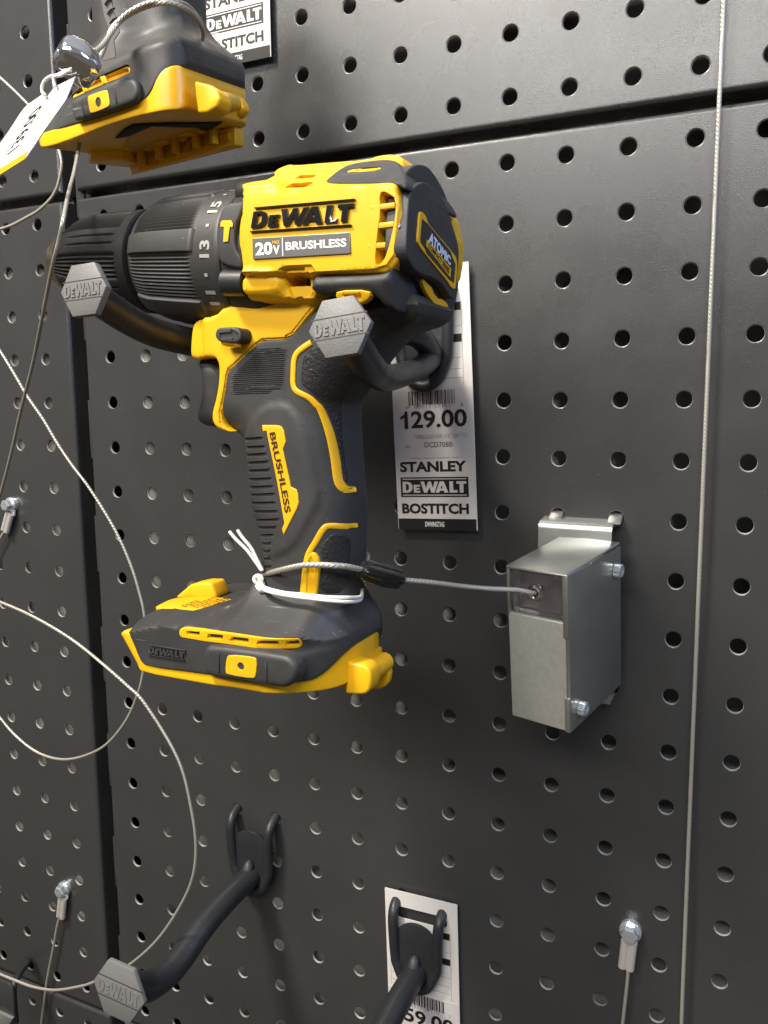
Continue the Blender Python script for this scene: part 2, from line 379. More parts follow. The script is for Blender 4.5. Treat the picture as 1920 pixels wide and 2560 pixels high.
T = {
 'housing': [(-44.0,42.8),(-36.5,44.2),(-39.9,48.1),(-36.7,50.9),(-34.8,49.8),(-21.0,49.3),(-8.1,48.5),(-5.9,50.2),(-1.2,50.0),(2.4,48.2),(5.2,45.2),(11.9,30.0),(11.5,16.7),(9.0,12.5),(5.2,10.8),(-16.1,11.7),(-18.2,11.8),(-18.0,7.0),(-23.5,2.3),(-29.8,-4.1),(-32.7,-5.1),(-32.6,-5.5),(-41.6,-5.5),(-44.1,-6.8),(-55.0,-14.7),(-55.7,-16.4),(-56.5,-20.5),(-58.8,-28.2),(-58.6,-31.6),(-57.1,-34.0),(-54.9,-35.0),(-59.8,-34.3),(-62.0,-33.0),(-62.9,-30.9),(-62.6,-27.9),(-60.9,-23.7),(-59.6,-18.4),(-59.2,-13.1),(-60.2,-10.8),(-61.7,-10.3),(-69.9,-10.2),(-70.8,-10.7),(-73.7,-10.0),(-74.3,-8.4),(-74.0,-5.2),(-73.2,-0.4),(-72.2,1.9),(-69.4,3.0),(-60.4,2.9),(-55.9,6.3),(-45.7,6.2),(-42.6,7.7),(-44.4,9.5),(-44.2,11.8),(-42.5,14.4),(-42.9,20.9),(-43.6,23.2),(-43.1,29.6),(-41.4,33.7),(-41.7,37.8)],
 'panel': [(-41.0,36.3),(-37.7,36.3),(-23.3,35.4),(-19.6,36.3),(-13.4,36.1),(-0.5,35.9),(7.2,35.7),(10.1,34.7),(11.4,32.6),(10.7,24.8),(9.5,15.7),(7.1,13.0),(3.2,12.2),(-16.0,12.6),(-17.5,14.8),(-26.5,15.1),(-28.1,13.8),(-41.8,14.3)],
 'hlogo': [(-37.9,25.8),(-3.6,24.6),(-2.3,31.9),(-36.1,32.9)],
 'plate': [(-37.4,17.9),(-4.0,17.0),(-4.2,23.0),(-37.4,24.1)],
 'ventrec': [(7.0,32.7),(8.5,32.5),(9.7,30.6),(9.4,24.9),(8.3,15.8),(6.4,13.9),(5.4,13.9),(6.2,21.0),(7.4,27.6)],
 'slat0': [(2.4,30.1),(9.5,30.1),(9.3,28.8),(3.1,28.9)],
 'slat1': [(1.9,25.1),(9.2,25.0),(8.8,23.8),(2.6,23.8)],
 'slat2': [(1.2,19.8),(8.6,19.6),(8.3,18.3),(1.8,18.4)],
 'topvent': [(-26.6,39.8),(-19.5,39.5),(-20.4,38.2),(-27.3,38.6)],
 'topvent2': [(-27.0,43.4),(-21.8,43.0),(-21.4,42.4),(-27.3,42.6)],
 'lowvent': [(-28.6,14.5),(-27.3,14.9),(-20.5,14.4),(-19.4,9.1),(-21.4,5.3),(-26.4,5.5),(-28.1,9.4)],
 'lowhole': [(-26.2,13.3),(-21.6,13.1),(-21.1,10.1),(-28.3,10.3),(-28.6,12.4)],
 'boss': [(-44.4,14.5),(-31.3,13.7),(-29.5,12.1),(-29.4,9.9),(-30.8,7.8),(-43.2,8.0),(-44.5,9.2)],
 'topboss': [(-43.7,42.5),(-30.7,42.0),(-28.3,40.2),(-30.8,38.5),(-43.2,39.2)],
 'overmould': [(-15.1,38.5),(-14.7,41.4),(-14.1,44.4),(-12.3,46.8),(-6.0,47.2),(-0.3,47.0),(4.4,44.8),(8.7,40.5),(12.3,35.9),(13.6,33.0),(11.9,33.1),(9.1,35.6),(-0.9,36.6)],
 'omslot': [(-10.7,42.7),(-8.6,43.8),(-0.4,43.2),(0.6,42.5),(-0.5,42.0),(-9.5,42.2)],
 'lowover': [(-17.6,11.7),(-14.8,11.8),(5.6,11.0),(9.2,12.6),(10.3,15.0),(13.1,13.9),(13.1,9.2),(12.0,3.7),(8.6,0.7),(6.1,1.3),(4.4,2.3),(2.8,4.4),(0.8,5.8),(-19.0,6.2)],
 'lovent': [(-10.2,5.4),(-9.2,7.2),(1.2,6.8),(1.4,4.7),(-2.3,2.9),(-8.4,3.4)],
 'lovent_in': [(-7.4,5.8),(-1.8,5.8),(-1.8,4.4),(-5.9,4.2)],
 'grip': [(-17.3,11.0),(-18.0,6.7),(-23.5,2.1),(-29.8,-4.2),(-32.7,-5.2),(-32.6,-5.6),(-41.6,-5.5),(-44.1,-6.8),(-55.0,-14.8),(-55.7,-16.4),(-56.5,-20.5),(-58.7,-28.2),(-58.5,-31.6),(-57.0,-34.0),(-57.0,-35.1),(-54.9,-36.2),(-55.3,-37.3),(-57.1,-36.7),(-55.3,-38.8),(-55.0,-44.8),(-54.9,-51.8),(-54.3,-58.8),(-53.1,-64.9),(-51.6,-70.5),(-51.1,-75.2),(-50.9,-82.4),(-51.7,-87.8),(-52.8,-94.2),(-56.4,-99.9),(-14.2,-97.3),(-14.4,-89.4),(-13.5,-82.4),(-12.9,-66.4),(-13.2,-54.3),(-13.9,-48.5),(-14.9,-39.7),(-15.4,-30.9),(-14.8,-24.3),(-1.9,-7.3),(2.4,-3.6),(11.0,-0.8),(12.3,5.3),(2.3,10.0)],
 'ridges': [(-42.6,-8.1),(-33.0,-8.3),(-33.3,-12.8),(-34.4,-20.3),(-34.9,-21.0),(-38.2,-21.4),(-41.0,-23.3),(-52.8,-23.3),(-53.8,-22.4),(-53.2,-16.4),(-49.6,-13.7)],
 'piping1': [(-23.3,-6.7),(-26.2,-8.2),(-28.5,-9.8),(-29.7,-12.0),(-30.1,-15.8),(-30.2,-19.6),(-29.0,-21.7),(-25.2,-23.8),(-23.3,-25.9),(-22.2,-27.6),(-20.8,-32.8),(-19.9,-37.5),(-19.0,-44.5),(-18.4,-50.1),(-17.5,-52.8),(-16.3,-54.1),(-16.3,-54.8)],
 'piping2': [(-16.1,-66.5),(-16.1,-66.0),(-20.1,-65.1),(-21.9,-66.2),(-24.4,-70.5),(-26.7,-74.1),(-27.7,-76.9),(-28.6,-81.4),(-29.3,-86.0),(-29.5,-88.3)],
 'yfill': [(-24.7,-73.4),(-22.9,-76.3),(-23.5,-81.3),(-24.3,-86.7),(-24.5,-89.0),(-26.4,-89.9),(-28.5,-89.6),(-29.5,-88.3),(-28.8,-82.4),(-27.7,-76.4),(-26.6,-74.8)],
 'texA': [(-20.9,-7.4),(-23.8,-8.9),(-26.3,-10.9),(-27.1,-15.0),(-27.5,-19.2),(-25.2,-21.1),(-22.4,-23.8),(-20.9,-26.8),(-19.9,-30.7),(-18.9,-37.6),(-18.0,-44.6),(-17.3,-50.3),(-16.6,-51.6),(-16.5,-52.1),(-17.1,-47.5),(-17.9,-39.6),(-18.3,-30.8),(-16.7,-23.9),(-3.6,-8.8),(0.8,-2.4),(-0.8,1.9)],
 'texB': [(-20.5,-68.8),(-19.5,-67.7),(-16.1,-68.9),(-16.3,-75.3),(-17.3,-88.7),(-23.9,-87.2),(-23.1,-80.8),(-22.3,-76.3),(-23.6,-72.7)],
 'badge': [(-41.8,-32.5),(-36.1,-32.5),(-34.4,-32.9),(-33.5,-34.4),(-33.0,-37.8),(-34.2,-40.3),(-32.0,-52.4),(-30.0,-53.2),(-29.4,-54.6),(-29.2,-57.5),(-29.9,-59.4),(-35.4,-68.6),(-35.9,-66.6),(-34.9,-64.5),(-40.1,-34.5),(-41.6,-34.5)],
 'badgetxt': [(-39.0,-35.0),(-34.4,-61.2),(-32.1,-60.6),(-36.8,-34.6)],
 'ribs': [(-56.0,-37.9,-42.6,-36.9),(-55.6,-40.6,-42.1,-39.7),(-55.6,-43.2,-41.6,-42.1),(-55.7,-45.9,-41.1,-44.7),(-55.7,-48.6,-40.8,-47.4),(-55.7,-51.5,-40.3,-50.2),(-55.5,-54.2,-39.9,-52.8),(-55.4,-56.8,-39.3,-55.3),(-55.0,-59.5,-38.9,-58.1),(-54.5,-62.2,-38.4,-61.0),(-53.8,-65.3,-38.0,-63.7),(-53.2,-67.8,-39.0,-66.4),(-52.6,-70.7,-40.4,-69.1),(-52.1,-73.6,-41.4,-72.1),(-51.9,-76.3,-42.0,-74.8),(-51.7,-79.4,-42.4,-77.6),(-51.7,-82.2,-42.5,-80.3),(-51.7,-85.2,-42.7,-83.1)],
 'trigger': [(-76.0,-10.1),(-73.1,-9.7),(-63.0,-10.1),(-60.8,-10.8),(-59.8,-13.4),(-60.2,-18.6),(-61.5,-23.9),(-63.2,-27.9),(-63.5,-31.2),(-64.1,-33.4),(-66.7,-34.2),(-72.6,-33.6),(-75.4,-32.5),(-76.5,-30.5),(-76.0,-28.0),(-74.6,-24.7),(-73.8,-21.4),(-73.6,-17.8),(-73.8,-14.8),(-74.8,-12.8)],
 'switchhole': [(-57.7,-2.3),(-53.5,-1.1),(-49.8,-1.3),(-48.0,-2.5),(-47.4,-4.3),(-48.1,-6.3),(-49.7,-7.2),(-55.0,-7.2),(-57.5,-6.5)],
 'switch': [(-55.6,-3.2),(-54.8,-1.6),(-53.1,-1.3),(-47.9,-1.4),(-46.1,-2.1),(-45.4,-3.6),(-45.6,-5.2),(-46.5,-6.2),(-48.1,-6.4),(-53.3,-6.1),(-54.9,-5.2),(-55.5,-4.2)],
 'arrow': [(-53.8,-3.2),(-49.2,-3.0),(-49.2,-2.2),(-46.6,-3.8),(-48.8,-5.5),(-48.9,-4.7),(-53.5,-4.9)],
 'foot': [(-94.1,-104.0),(-107.0,-105.3),(-105.5,-103.4),(-78.1,-100.4),(-60.5,-98.1),(-56.1,-94.9),(-49.6,-91.1),(-48.7,-85.9),(-14.7,-86.0),(-14.6,-91.9)],
 'footlow': [(-10.6,-104.8),(-11.7,-105.7),(-15.7,-110.5),(-18.9,-113.1),(-22.1,-113.8),(-30.6,-113.8),(-57.0,-113.8),(-81.0,-114.1),(-84.0,-111.4)],
 'rimlow': [(-96.4,-107.6),(-85.4,-114.5),(-83.2,-116.9),(-59.4,-117.3),(-27.4,-117.8),(-18.3,-117.3),(-15.5,-118.3)],
 'crease': [(-92.0,-104.5),(-78.0,-100.2),(-67.3,-99.2),(-44.4,-99.1),(-24.3,-99.0),(-19.1,-101.0)],
 'ventslot': [(-66.9,-100.3),(-65.8,-99.2),(-63.5,-98.9),(-24.3,-99.0),(-23.5,-99.8),(-23.6,-101.8),(-24.4,-102.9),(-26.4,-103.0),(-65.2,-102.8),(-66.8,-102.1)],
 'vs0': [(-63.6,-100.1),(-58.4,-99.9),(-58.6,-101.1),(-63.4,-101.1)],
 'vs1': [(-54.9,-100.1),(-49.5,-100.0),(-49.7,-101.4),(-55.3,-101.4)],
 'vs2': [(-45.9,-100.2),(-39.7,-100.0),(-39.9,-101.4),(-46.9,-101.5)],
 'vs3': [(-35.9,-100.2),(-29.8,-100.1),(-29.9,-101.5),(-36.7,-101.4)],
 'vs4': [(-27.3,-100.3),(-24.2,-100.2),(-24.4,-101.6),(-27.8,-101.5)],
 'bumper': [(-56.3,-108.4),(-55.0,-104.0),(-52.1,-102.8),(-25.1,-102.6),(-22.3,-103.3),(-20.4,-105.4),(-20.1,-108.2),(-21.5,-111.2),(-24.5,-113.3),(-27.4,-113.5),(-52.6,-114.0),(-55.8,-112.6)],
 'bumpsq': [(-46.0,-106.2),(-44.9,-104.9),(-35.7,-104.4),(-34.3,-105.2),(-34.9,-110.5),(-36.0,-111.7),(-45.5,-111.7),(-46.7,-111.0)],
 'bumphole': [(-40.5,-108.1)],
 'bl1': [(-49.2,-105.1),(-49.9,-111.5)],
 'bl2': [(-31.1,-105.3),(-31.9,-111.6)],
 'footlogo': [(-80.2,-110.3),(-64.9,-110.2),(-64.3,-106.7),(-79.4,-106.7)],
 'ledtop': [(-86.3,-96.2),(-99.3,-99.9),(-96.5,-99.1),(-78.7,-97.9),(-56.4,-96.1),(-51.1,-94.1),(-58.5,-95.4),(-60.7,-95.6),(-83.8,-96.5)],
 'ledtop3': [(-88.2,-133.6,-97.6),(-90.0,-121.8,-97.4),(-85.1,-119.7,-97.2),(-75.8,-115.3,-96.8),(-56.1,-120.4,-96.0),(-56.3,-124.6,-96.0),(-61.7,-134.8,-96.3),(-62.9,-136.2,-96.4),(-86.3,-134.9,-97.6)],
 'ledfin': [(-92.4,-98.3),(-89.3,-95.9),(-85.0,-92.6),(-80.4,-91.4),(-75.2,-91.0),(-73.2,-95.7),(-74.3,-97.5),(-87.4,-98.8)],
 'earnear': [(-15.2,-126.0,-110.1),(-12.9,-126.0,-110.7),(-9.3,-126.0,-110.7),(-7.2,-126.0,-111.8),(-6.3,-126.0,-113.7),(-6.2,-126.0,-116.4),(-6.8,-126.0,-119.1),(-8.2,-126.0,-120.8),(-10.0,-126.0,-121.3),(-16.0,-126.0,-121.9),(-15.4,-126.0,-116.4)],
 'earfar': [(-20.4,-105.0,-114.5),(-15.2,-105.0,-114.4),(-12.0,-105.0,-116.1),(-9.9,-105.0,-118.2),(-9.3,-105.0,-120.5),(-9.8,-105.0,-123.9),(-11.1,-105.0,-125.9),(-13.4,-105.0,-127.0),(-16.6,-105.0,-127.5),(-20.5,-105.0,-125.5)],
 'roller': [(-8.2,-124.0,-114.6),(-12.8,-106.0,-120.7)],
 'gear': [(-64.5,41.9),(-54.2,39.2),(-47.7,37.4),(-44.2,37.4),(-44.7,32.9),(-46.1,28.7),(-46.3,22.4),(-44.1,19.4),(-44.0,16.3),(-44.6,15.6),(-46.6,8.9),(-49.8,7.1),(-59.5,8.2),(-61.1,13.9),(-60.7,19.5),(-60.9,26.9),(-61.8,34.6)],
 'gearplate': [(-48.8,36.1),(-44.5,36.2),(-41.9,36.0),(-43.3,32.0),(-45.3,28.4),(-45.4,22.2),(-43.4,19.2),(-43.4,16.5),(-44.8,16.0),(-50.9,17.7),(-52.3,19.9),(-52.4,28.3),(-51.1,33.4)],
 'hammer': [(-50.3,30.2),(-49.6,30.9),(-46.3,30.6),(-45.7,29.5),(-45.8,28.5),(-46.8,28.7),(-47.7,24.4),(-49.4,24.4),(-49.0,28.8),(-50.3,29.1)],
 'post1': [(-52.4,41.6),(-47.7,42.5)],
 'post2': [(-53.6,12.8),(-46.7,12.0)],
 'rear': [(-138.3,33.2),(-140.1,23.5),(-141.2,15.7),(-133.4,11.5),(-114.2,11.9),(-102.3,6.5),(-99.7,10.9),(-96.7,22.3),(-98.5,26.1),(-103.7,30.6),(-111.2,36.9),(-127.3,38.5)],
 'rpanel': [(-132.0,28.6),(-130.0,28.9),(-127.3,28.4),(-125.6,26.6),(-106.6,22.1),(-101.5,20.7),(-100.1,18.6),(-101.7,10.7),(-103.8,10.4),(-106.4,10.8),(-109.1,12.1),(-128.4,17.7),(-131.7,18.8),(-133.9,20.3)],
 'rpanel_in': [(-130.6,26.9),(-126.1,26.4),(-106.6,21.5),(-105.6,20.3),(-102.2,18.3),(-103.8,12.3),(-107.8,12.7),(-127.3,17.9),(-128.1,18.8),(-131.7,20.2),(-132.0,21.4)],
 'atomic': [(-126.4,21.3),(-107.2,17.0),(-107.2,19.8),(-124.7,24.6)],
 'compact': [(-127.3,19.9),(-107.8,13.9),(-107.3,16.1),(-126.8,21.4)],
 'ryel1': [(-117.9,38.4),(-115.5,39.1),(-107.6,38.1),(-99.8,35.7),(-95.7,32.6),(-101.1,33.9),(-109.4,35.7)],
 'ryel2': [(-123.4,11.8),(-120.2,10.7),(-114.9,9.6),(-114.3,8.2),(-109.3,6.7),(-106.8,7.3),(-100.5,6.0),(-101.5,3.8),(-104.8,3.2),(-112.4,4.6),(-119.0,7.0),(-123.1,9.7)],
 'rear2': [(-131.3,34.7),(-131.5,16.7),(-129.9,14.5),(-125.0,11.0),(-116.9,6.6),(-104.4,1.5),(-95.0,3.1),(-89.4,9.5),(-86.0,24.3),(-88.3,29.8),(-92.6,33.2),(-100.1,39.9),(-107.2,43.2),(-112.1,44.6),(-116.9,45.3),(-123.2,44.3),(-129.2,42.1),(-133.9,38.9),(-136.5,35.7)],
 'rline': [(-133.3,25.1),(-133.0,29.1),(-131.7,31.2),(-125.0,32.8)],
 'hookR': [(-38.0,15.6,-4.6),(-36.0,-1.8,-8.3),(-31.0,-25.4,-11.5),(-24.0,-53.5,-14.1),(-17.0,-79.7,-16.1),(-10.0,-104.3,-17.1),(-4.5,-123.4,-16.3),(-0.5,-137.6,-14.3),(3.0,-152.7,-10.3),(5.0,-165.1,-6.6)],
 'hookL': [(-79.0,-119.0,-1.9),(-81.0,-123.6,-2.6),(-83.0,-128.1,-2.3),(-84.0,-136.7,-0.5),(-83.5,-146.3,2.1),(-82.5,-155.9,5.2),(-81.0,-165.3,8.0)],
 'hookK': [(-38.0,15.6,-4.6),(-40.0,13.7,-0.1),(-44.0,12.7,4.5),(-50.0,11.2,6.1)],
 'box': [(43.0,-60.0,-89.5),(42.0,-52.5,-154.1),(17.4,-54.0,-89.2),(16.1,-47.0,-154.3),(55.4,-14.0,-83.5),(55.3,-6.0,-147.1)],
 'boxmisc': [(19.8,-10.0,-79.4),(50.6,-10.0,-78.5),(20.0,-10.0,-89.7),(25.0,0.0,-74.3),(51.5,0.0,-73.9)],
 'u_rim': [(-156.6,74.5),(-152.5,72.0),(-141.8,71.3),(-123.2,75.7),(-116.9,76.3),(-104.5,78.2),(-94.4,77.9),(-85.8,76.6),(-86.5,89.1),(-90.3,89.0),(-92.9,88.0),(-96.2,83.5),(-98.5,81.3),(-104.3,80.8),(-126.1,78.2),(-155.4,76.8)],
 'u_black': [(-155.4,77.4),(-152.4,80.2),(-136.5,92.9),(-131.1,95.7),(-109.5,96.1),(-104.7,103.2),(-89.9,110.2),(-87.8,103.3),(-81.1,97.3),(-86.3,91.6),(-86.5,89.1),(-90.3,89.0),(-92.9,88.0),(-96.2,83.5),(-98.5,81.3),(-104.3,80.8),(-126.1,78.2),(-152.2,75.1)],
 'u_top': [(-135.9,98.1),(-130.9,106.7),(-128.0,113.9),(-130.4,118.2),(-134.3,125.3),(-137.2,136.1),(-99.2,130.6),(-97.7,121.7),(-94.0,113.7),(-89.3,104.8),(-84.1,99.0),(-74.2,89.5),(-74.2,87.5),(-98.7,89.4),(-107.9,93.1)],
 'u_slot': [(-137.5,90.2),(-108.5,94.9),(-106.5,94.6),(-106.2,93.1),(-106.7,92.0),(-136.8,87.7)],
 'u_bump': [(-133.4,85.3),(-131.3,86.9),(-110.2,90.4),(-104.6,90.4),(-101.1,88.1),(-100.3,84.5),(-101.5,82.1),(-103.6,80.6),(-129.4,78.3),(-132.4,79.1)],
 'u_sq': [(-124.4,86.1),(-123.1,86.6),(-115.6,87.3),(-114.4,86.6),(-113.7,82.1),(-114.8,81.1),(-122.4,80.1),(-123.6,80.7)],
 'u_hole': [(-119.2,83.5)],
 'u_b1': [(-127.9,85.5),(-126.2,79.6)],
 'u_b2': [(-111.7,87.7),(-110.7,81.9)],
 'u_yel': [(-110.2,122.8),(-105.4,121.9),(-103.0,108.0),(-103.9,106.7),(-105.5,106.6),(-107.1,107.4),(-108.9,110.2)],
 'u_band': [(-107.8,118.7),(-87.4,115.4),(-84.1,105.5),(-88.6,106.9),(-104.3,110.3),(-106.5,111.3)],
 'u_cav': [(-147.3,-75.0,82.3),(-154.8,-60.0,82.8),(-158.8,-48.0,82.6),(-114.0,-48.0,88.3),(-103.9,-48.0,89.5),(-101.4,-50.0,91.9)],
 'u_L': [(-124.5,-90.0,82.3),(-102.4,-98.0,80.9),(-101.9,-60.0,86.1),(-116.3,-58.0,84.9),(-117.0,-62.0,84.9),(-115.2,-64.0,85.5),(-106.2,-70.0,84.3),(-106.2,-90.0,81.5),(-114.9,-88.0,81.9),(-115.1,-90.0,81.7),(-123.9,-86.0,82.6)],
 'u_earN': [(-84.5,-105.0,88.6),(-77.5,-105.0,86.1),(-74.3,-105.0,83.7),(-73.4,-105.0,80.6),(-74.9,-105.0,78.3),(-79.2,-105.0,77.0),(-83.4,-105.0,77.3),(-84.0,-105.0,82.6)],
 'u_earF': [(-104.6,-62.0,102.5),(-96.1,-62.0,99.3),(-93.4,-62.0,96.7),(-92.4,-62.0,93.2),(-95.0,-62.0,91.0),(-99.8,-62.0,90.5),(-109.4,-62.0,93.4)],
 'u_roll': [(-83.3,-92.0,85.5),(-97.7,-62.0,96.2)],
 'htag': [(-95.8,-150.0,76.7),(-104.5,-150.0,75.1),(-109.0,-150.0,72.1),(-132.5,-150.0,58.7),(-119.9,-150.0,54.9),(-131.8,-150.0,51.3),(-133.3,-150.0,50.9),(-100.4,-150.0,70.5),(-111.7,-150.0,61.7),(-114.7,-150.0,59.1)],
 'htag2': [(-112.4,-146.0,74.5),(-114.6,-146.0,75.5),(-121.0,-146.0,73.5),(-123.0,-146.0,72.6),(-125.0,-146.0,71.2),(-130.7,-146.0,66.5),(-135.4,-146.0,63.0),(-136.9,-146.0,61.9),(-137.2,-146.0,59.3),(-113.6,-146.0,73.8)],
 'hyel': [(-118.2,-150.0,57.1),(-119.9,-150.0,54.9),(-133.3,-150.0,50.9),(-133.1,-150.0,52.9)],
 'htxt': [(-122.0,-150.0,59.4),(-109.8,-150.0,71.0),(-115.9,-150.0,68.4),(-128.1,-150.0,57.0)],
 'htxt2': [(-111.0,-150.0,65.6),(-106.2,-150.0,70.0),(-107.4,-150.0,69.6),(-112.6,-150.0,64.7)],
 'ball': [(-96.0,-150.0,82.3),(-94.5,-150.0,78.5),(-89.2,-150.0,82.2),(-99.3,-150.0,78.5)],
 'hstring': [(-96.6,-151.0,78.2),(-99.8,-151.0,78.1),(-102.6,-151.0,77.7),(-105.2,-151.0,77.8),(-107.7,-151.0,77.0),(-109.1,-151.0,75.4),(-109.1,-151.0,73.7),(-107.9,-151.0,72.6)],
 'hstring2': [(-103.6,-151.0,74.5),(-104.0,-151.0,76.4),(-103.7,-151.0,77.5),(-100.9,-151.0,77.4),(-97.8,-151.0,78.1)],
 'ucab1': [(-94.9,-85.0,111.2),(-91.0,-90.0,112.3),(-83.8,-104.0,110.2),(-82.0,-112.0,109.2),(-84.6,-118.0,109.0),(-91.1,-120.0,108.3),(-97.0,-122.0,106.2),(-100.7,-124.0,103.1),(-101.2,-128.0,97.8),(-99.7,-134.0,91.8),(-96.8,-142.0,86.3),(-94.8,-148.0,82.3)],
 'ucab2': [(-97.0,-82.0,114.5),(-91.3,-90.0,114.7),(-85.2,-104.0,112.8),(-83.4,-112.0,111.2),(-85.3,-118.0,109.8),(-90.2,-121.0,108.7),(-95.3,-123.0,106.6),(-99.9,-124.0,104.0),(-102.1,-126.0,100.7),(-101.9,-130.0,93.1),(-101.5,-134.0,87.3),(-108.3,-132.0,85.8),(-119.9,-125.0,87.7),(-130.0,-120.0,88.6)],
 'ustick': [(-113.3,-118.0,116.5),(-112.2,-118.0,110.1),(-109.5,-118.0,103.3),(-110.8,-118.0,101.0),(-114.1,-118.0,95.5),(-108.0,-118.0,95.6),(-108.4,-118.0,101.4),(-105.5,-118.0,103.7),(-108.1,-118.0,111.0),(-108.6,-118.0,115.6)],
 'lip': [(3.7,11.1),(-15.6,12.3),(-18.9,12.0),(-19.5,7.2),(-24.3,2.8),(-30.5,-3.5),(-32.8,-4.4),(-32.8,-5.0),(-41.6,-5.0),(-44.3,-6.3),(-55.4,-14.3),(-56.3,-16.4),(-57.1,-20.5),(-59.4,-28.2),(-59.3,-31.9),(-57.7,-34.4)],
 'facet': [(-48.9,-34.3),(-41.8,-26.3),(-33.0,-25.5),(-28.2,-30.6),(-25.6,-37.0),(-24.1,-46.9),(-22.2,-55.8),(-26.4,-63.7),(-32.2,-73.0),(-42.8,-77.9),(-50.0,-66.9),(-53.5,-44.2)],
 'c2': [(-144.4,-100.0,76.7),(-135.4,-112.0,64.2),(-114.0,-138.0,45.1),(-102.2,-152.0,34.2),(-105.0,-152.0,27.2),(-109.9,-150.0,21.5),(-124.9,-140.0,11.8),(-142.5,-128.0,0.8),(-157.6,-118.0,-9.1),(-171.0,-110.0,-18.5),(-185.0,-102.0,-29.4),(-200.0,-94.0,-43.8),(-216.7,-86.0,-60.9),(-231.5,-80.0,-76.5),(-264.8,-70.0,-116.1)],
 'c3': [(-188.1,-70.0,90.4),(-186.3,-70.0,86.9),(-185.2,-70.0,82.3),(-185.7,-70.0,78.3),(-187.4,-70.0,74.0),(-188.8,-70.0,71.2),(-192.2,-70.0,67.5),(-196.9,-70.0,64.5),(-202.6,-70.0,61.9),(-209.3,-70.0,60.0),(-217.9,-70.0,57.7),(-226.6,-70.0,56.5),(-232.5,-70.0,56.2)],
 'c4': [(-249.8,-60.0,7.1),(-244.3,-60.0,1.0),(-235.3,-60.0,-10.8),(-227.3,-60.0,-22.0),(-217.5,-60.0,-33.4),(-208.8,-60.0,-45.4),(-200.1,-60.0,-55.7),(-190.3,-60.0,-65.9),(-179.2,-60.0,-79.9),(-171.3,-60.0,-92.1),(-165.1,-60.0,-105.3),(-161.5,-60.0,-116.8),(-159.6,-60.0,-124.7),(-159.1,-60.0,-134.1),(-159.9,-60.0,-145.6),(-162.0,-60.0,-156.1),(-165.8,-60.0,-167.0),(-175.2,-60.0,-183.5),(-191.5,-60.0,-199.9),(-214.6,-60.0,-210.5),(-234.6,-60.0,-211.6),(-251.2,-60.0,-205.5),(-264.4,-60.0,-195.8),(-277.4,-60.0,-181.9)],
 'c5': [(-254.5,-70.0,-125.2),(-245.4,-70.0,-126.7),(-227.7,-70.0,-130.5),(-210.7,-70.0,-135.6),(-194.4,-70.0,-141.9),(-178.7,-70.0,-150.1),(-163.4,-70.0,-159.1),(-152.3,-70.0,-167.1),(-134.3,-70.0,-191.0),(-127.9,-70.0,-213.9),(-126.1,-70.0,-233.2),(-129.2,-70.0,-250.5),(-138.4,-70.0,-268.6),(-152.3,-70.0,-288.6),(-169.6,-70.0,-306.6),(-184.2,-70.0,-317.7),(-188.0,-70.0,-319.7),(-198.3,-70.0,-327.1),(-210.5,-70.0,-333.6),(-226.0,-70.0,-340.3),(-241.8,-70.0,-343.6),(-254.6,-70.0,-344.1),(-267.7,-70.0,-344.0),(-277.6,-70.0,-343.4)],
 'c7': [(-257.5,-40.0,141.1),(-254.0,-40.0,138.3),(-244.9,-40.0,130.8),(-236.0,-40.0,122.9),(-229.4,-40.0,117.0),(-217.0,-40.0,112.0),(-198.1,-40.0,106.2)],
 'a1': [(-290.0,-4.0,-338.4),(-289.8,-4.0,-344.5),(-292.4,-4.0,-357.8),(-295.0,-4.0,-362.6),(-300.7,-4.0,-382.2),(-309.2,-4.0,-410.3),(-317.1,-4.0,-443.4),(-320.2,-4.0,-456.4)],
 'a2': [(-313.5,-4.0,-87.8),(-313.0,-4.0,-93.7),(-317.9,-4.0,-104.3),(-322.3,-4.0,-109.4),(-332.8,-4.0,-123.9)],
 'a3': [(63.5,-4.0,-265.2),(63.3,-4.0,-270.2),(62.4,-4.0,-282.7),(63.4,-4.0,-284.0),(63.0,-4.0,-292.9),(61.9,-4.0,-310.8),(61.6,-4.0,-318.9)],
 'tether': [(29.4,-56.0,-96.6),(25.0,-61.0,-96.8),(16.1,-68.0,-95.6),(8.6,-78.0,-93.2),(1.3,-92.0,-89.4),(-5.6,-103.0,-86.7),(-12.4,-113.0,-82.6),(-11.9,-121.0,-80.1),(-13.9,-127.0,-78.1),(-17.1,-130.5,-77.3),(-21.6,-131.5,-77.3),(-28.0,-132.5,-77.9),(-37.5,-131.5,-80.6),(-44.5,-127.0,-83.2),(-51.5,-120.0,-86.2)],
 'strA': [(-47.4,-128.0,-85.7),(-43.2,-132.0,-87.2),(-38.2,-134.0,-87.5),(-33.8,-134.5,-87.7),(-28.7,-134.5,-87.9),(-24.0,-134.0,-88.1),(-17.7,-132.0,-88.7),(-13.5,-127.0,-89.8),(-14.4,-117.0,-91.6)],
 'strB': [(-47.1,-128.0,-84.7),(-42.7,-132.0,-86.5),(-34.1,-134.0,-87.1),(-29.0,-134.0,-87.1),(-24.3,-133.5,-87.2),(-18.3,-131.0,-87.8),(-14.0,-126.0,-88.6),(-14.2,-117.0,-90.4)],
 'strE1': [(-46.2,-128.0,-81.9),(-48.8,-128.0,-78.8),(-51.9,-128.0,-75.3),(-56.2,-128.0,-71.9),(-58.9,-128.0,-69.3)],
 'strE2': [(-45.3,-129.0,-81.6),(-47.5,-129.0,-77.6),(-49.6,-129.0,-74.1),(-52.7,-129.0,-71.0),(-54.8,-129.0,-68.4)],
 'knot': [(-46.7,-129.0,-84.0),(-46.5,-129.0,-86.3),(-45.7,-129.0,-87.7)],
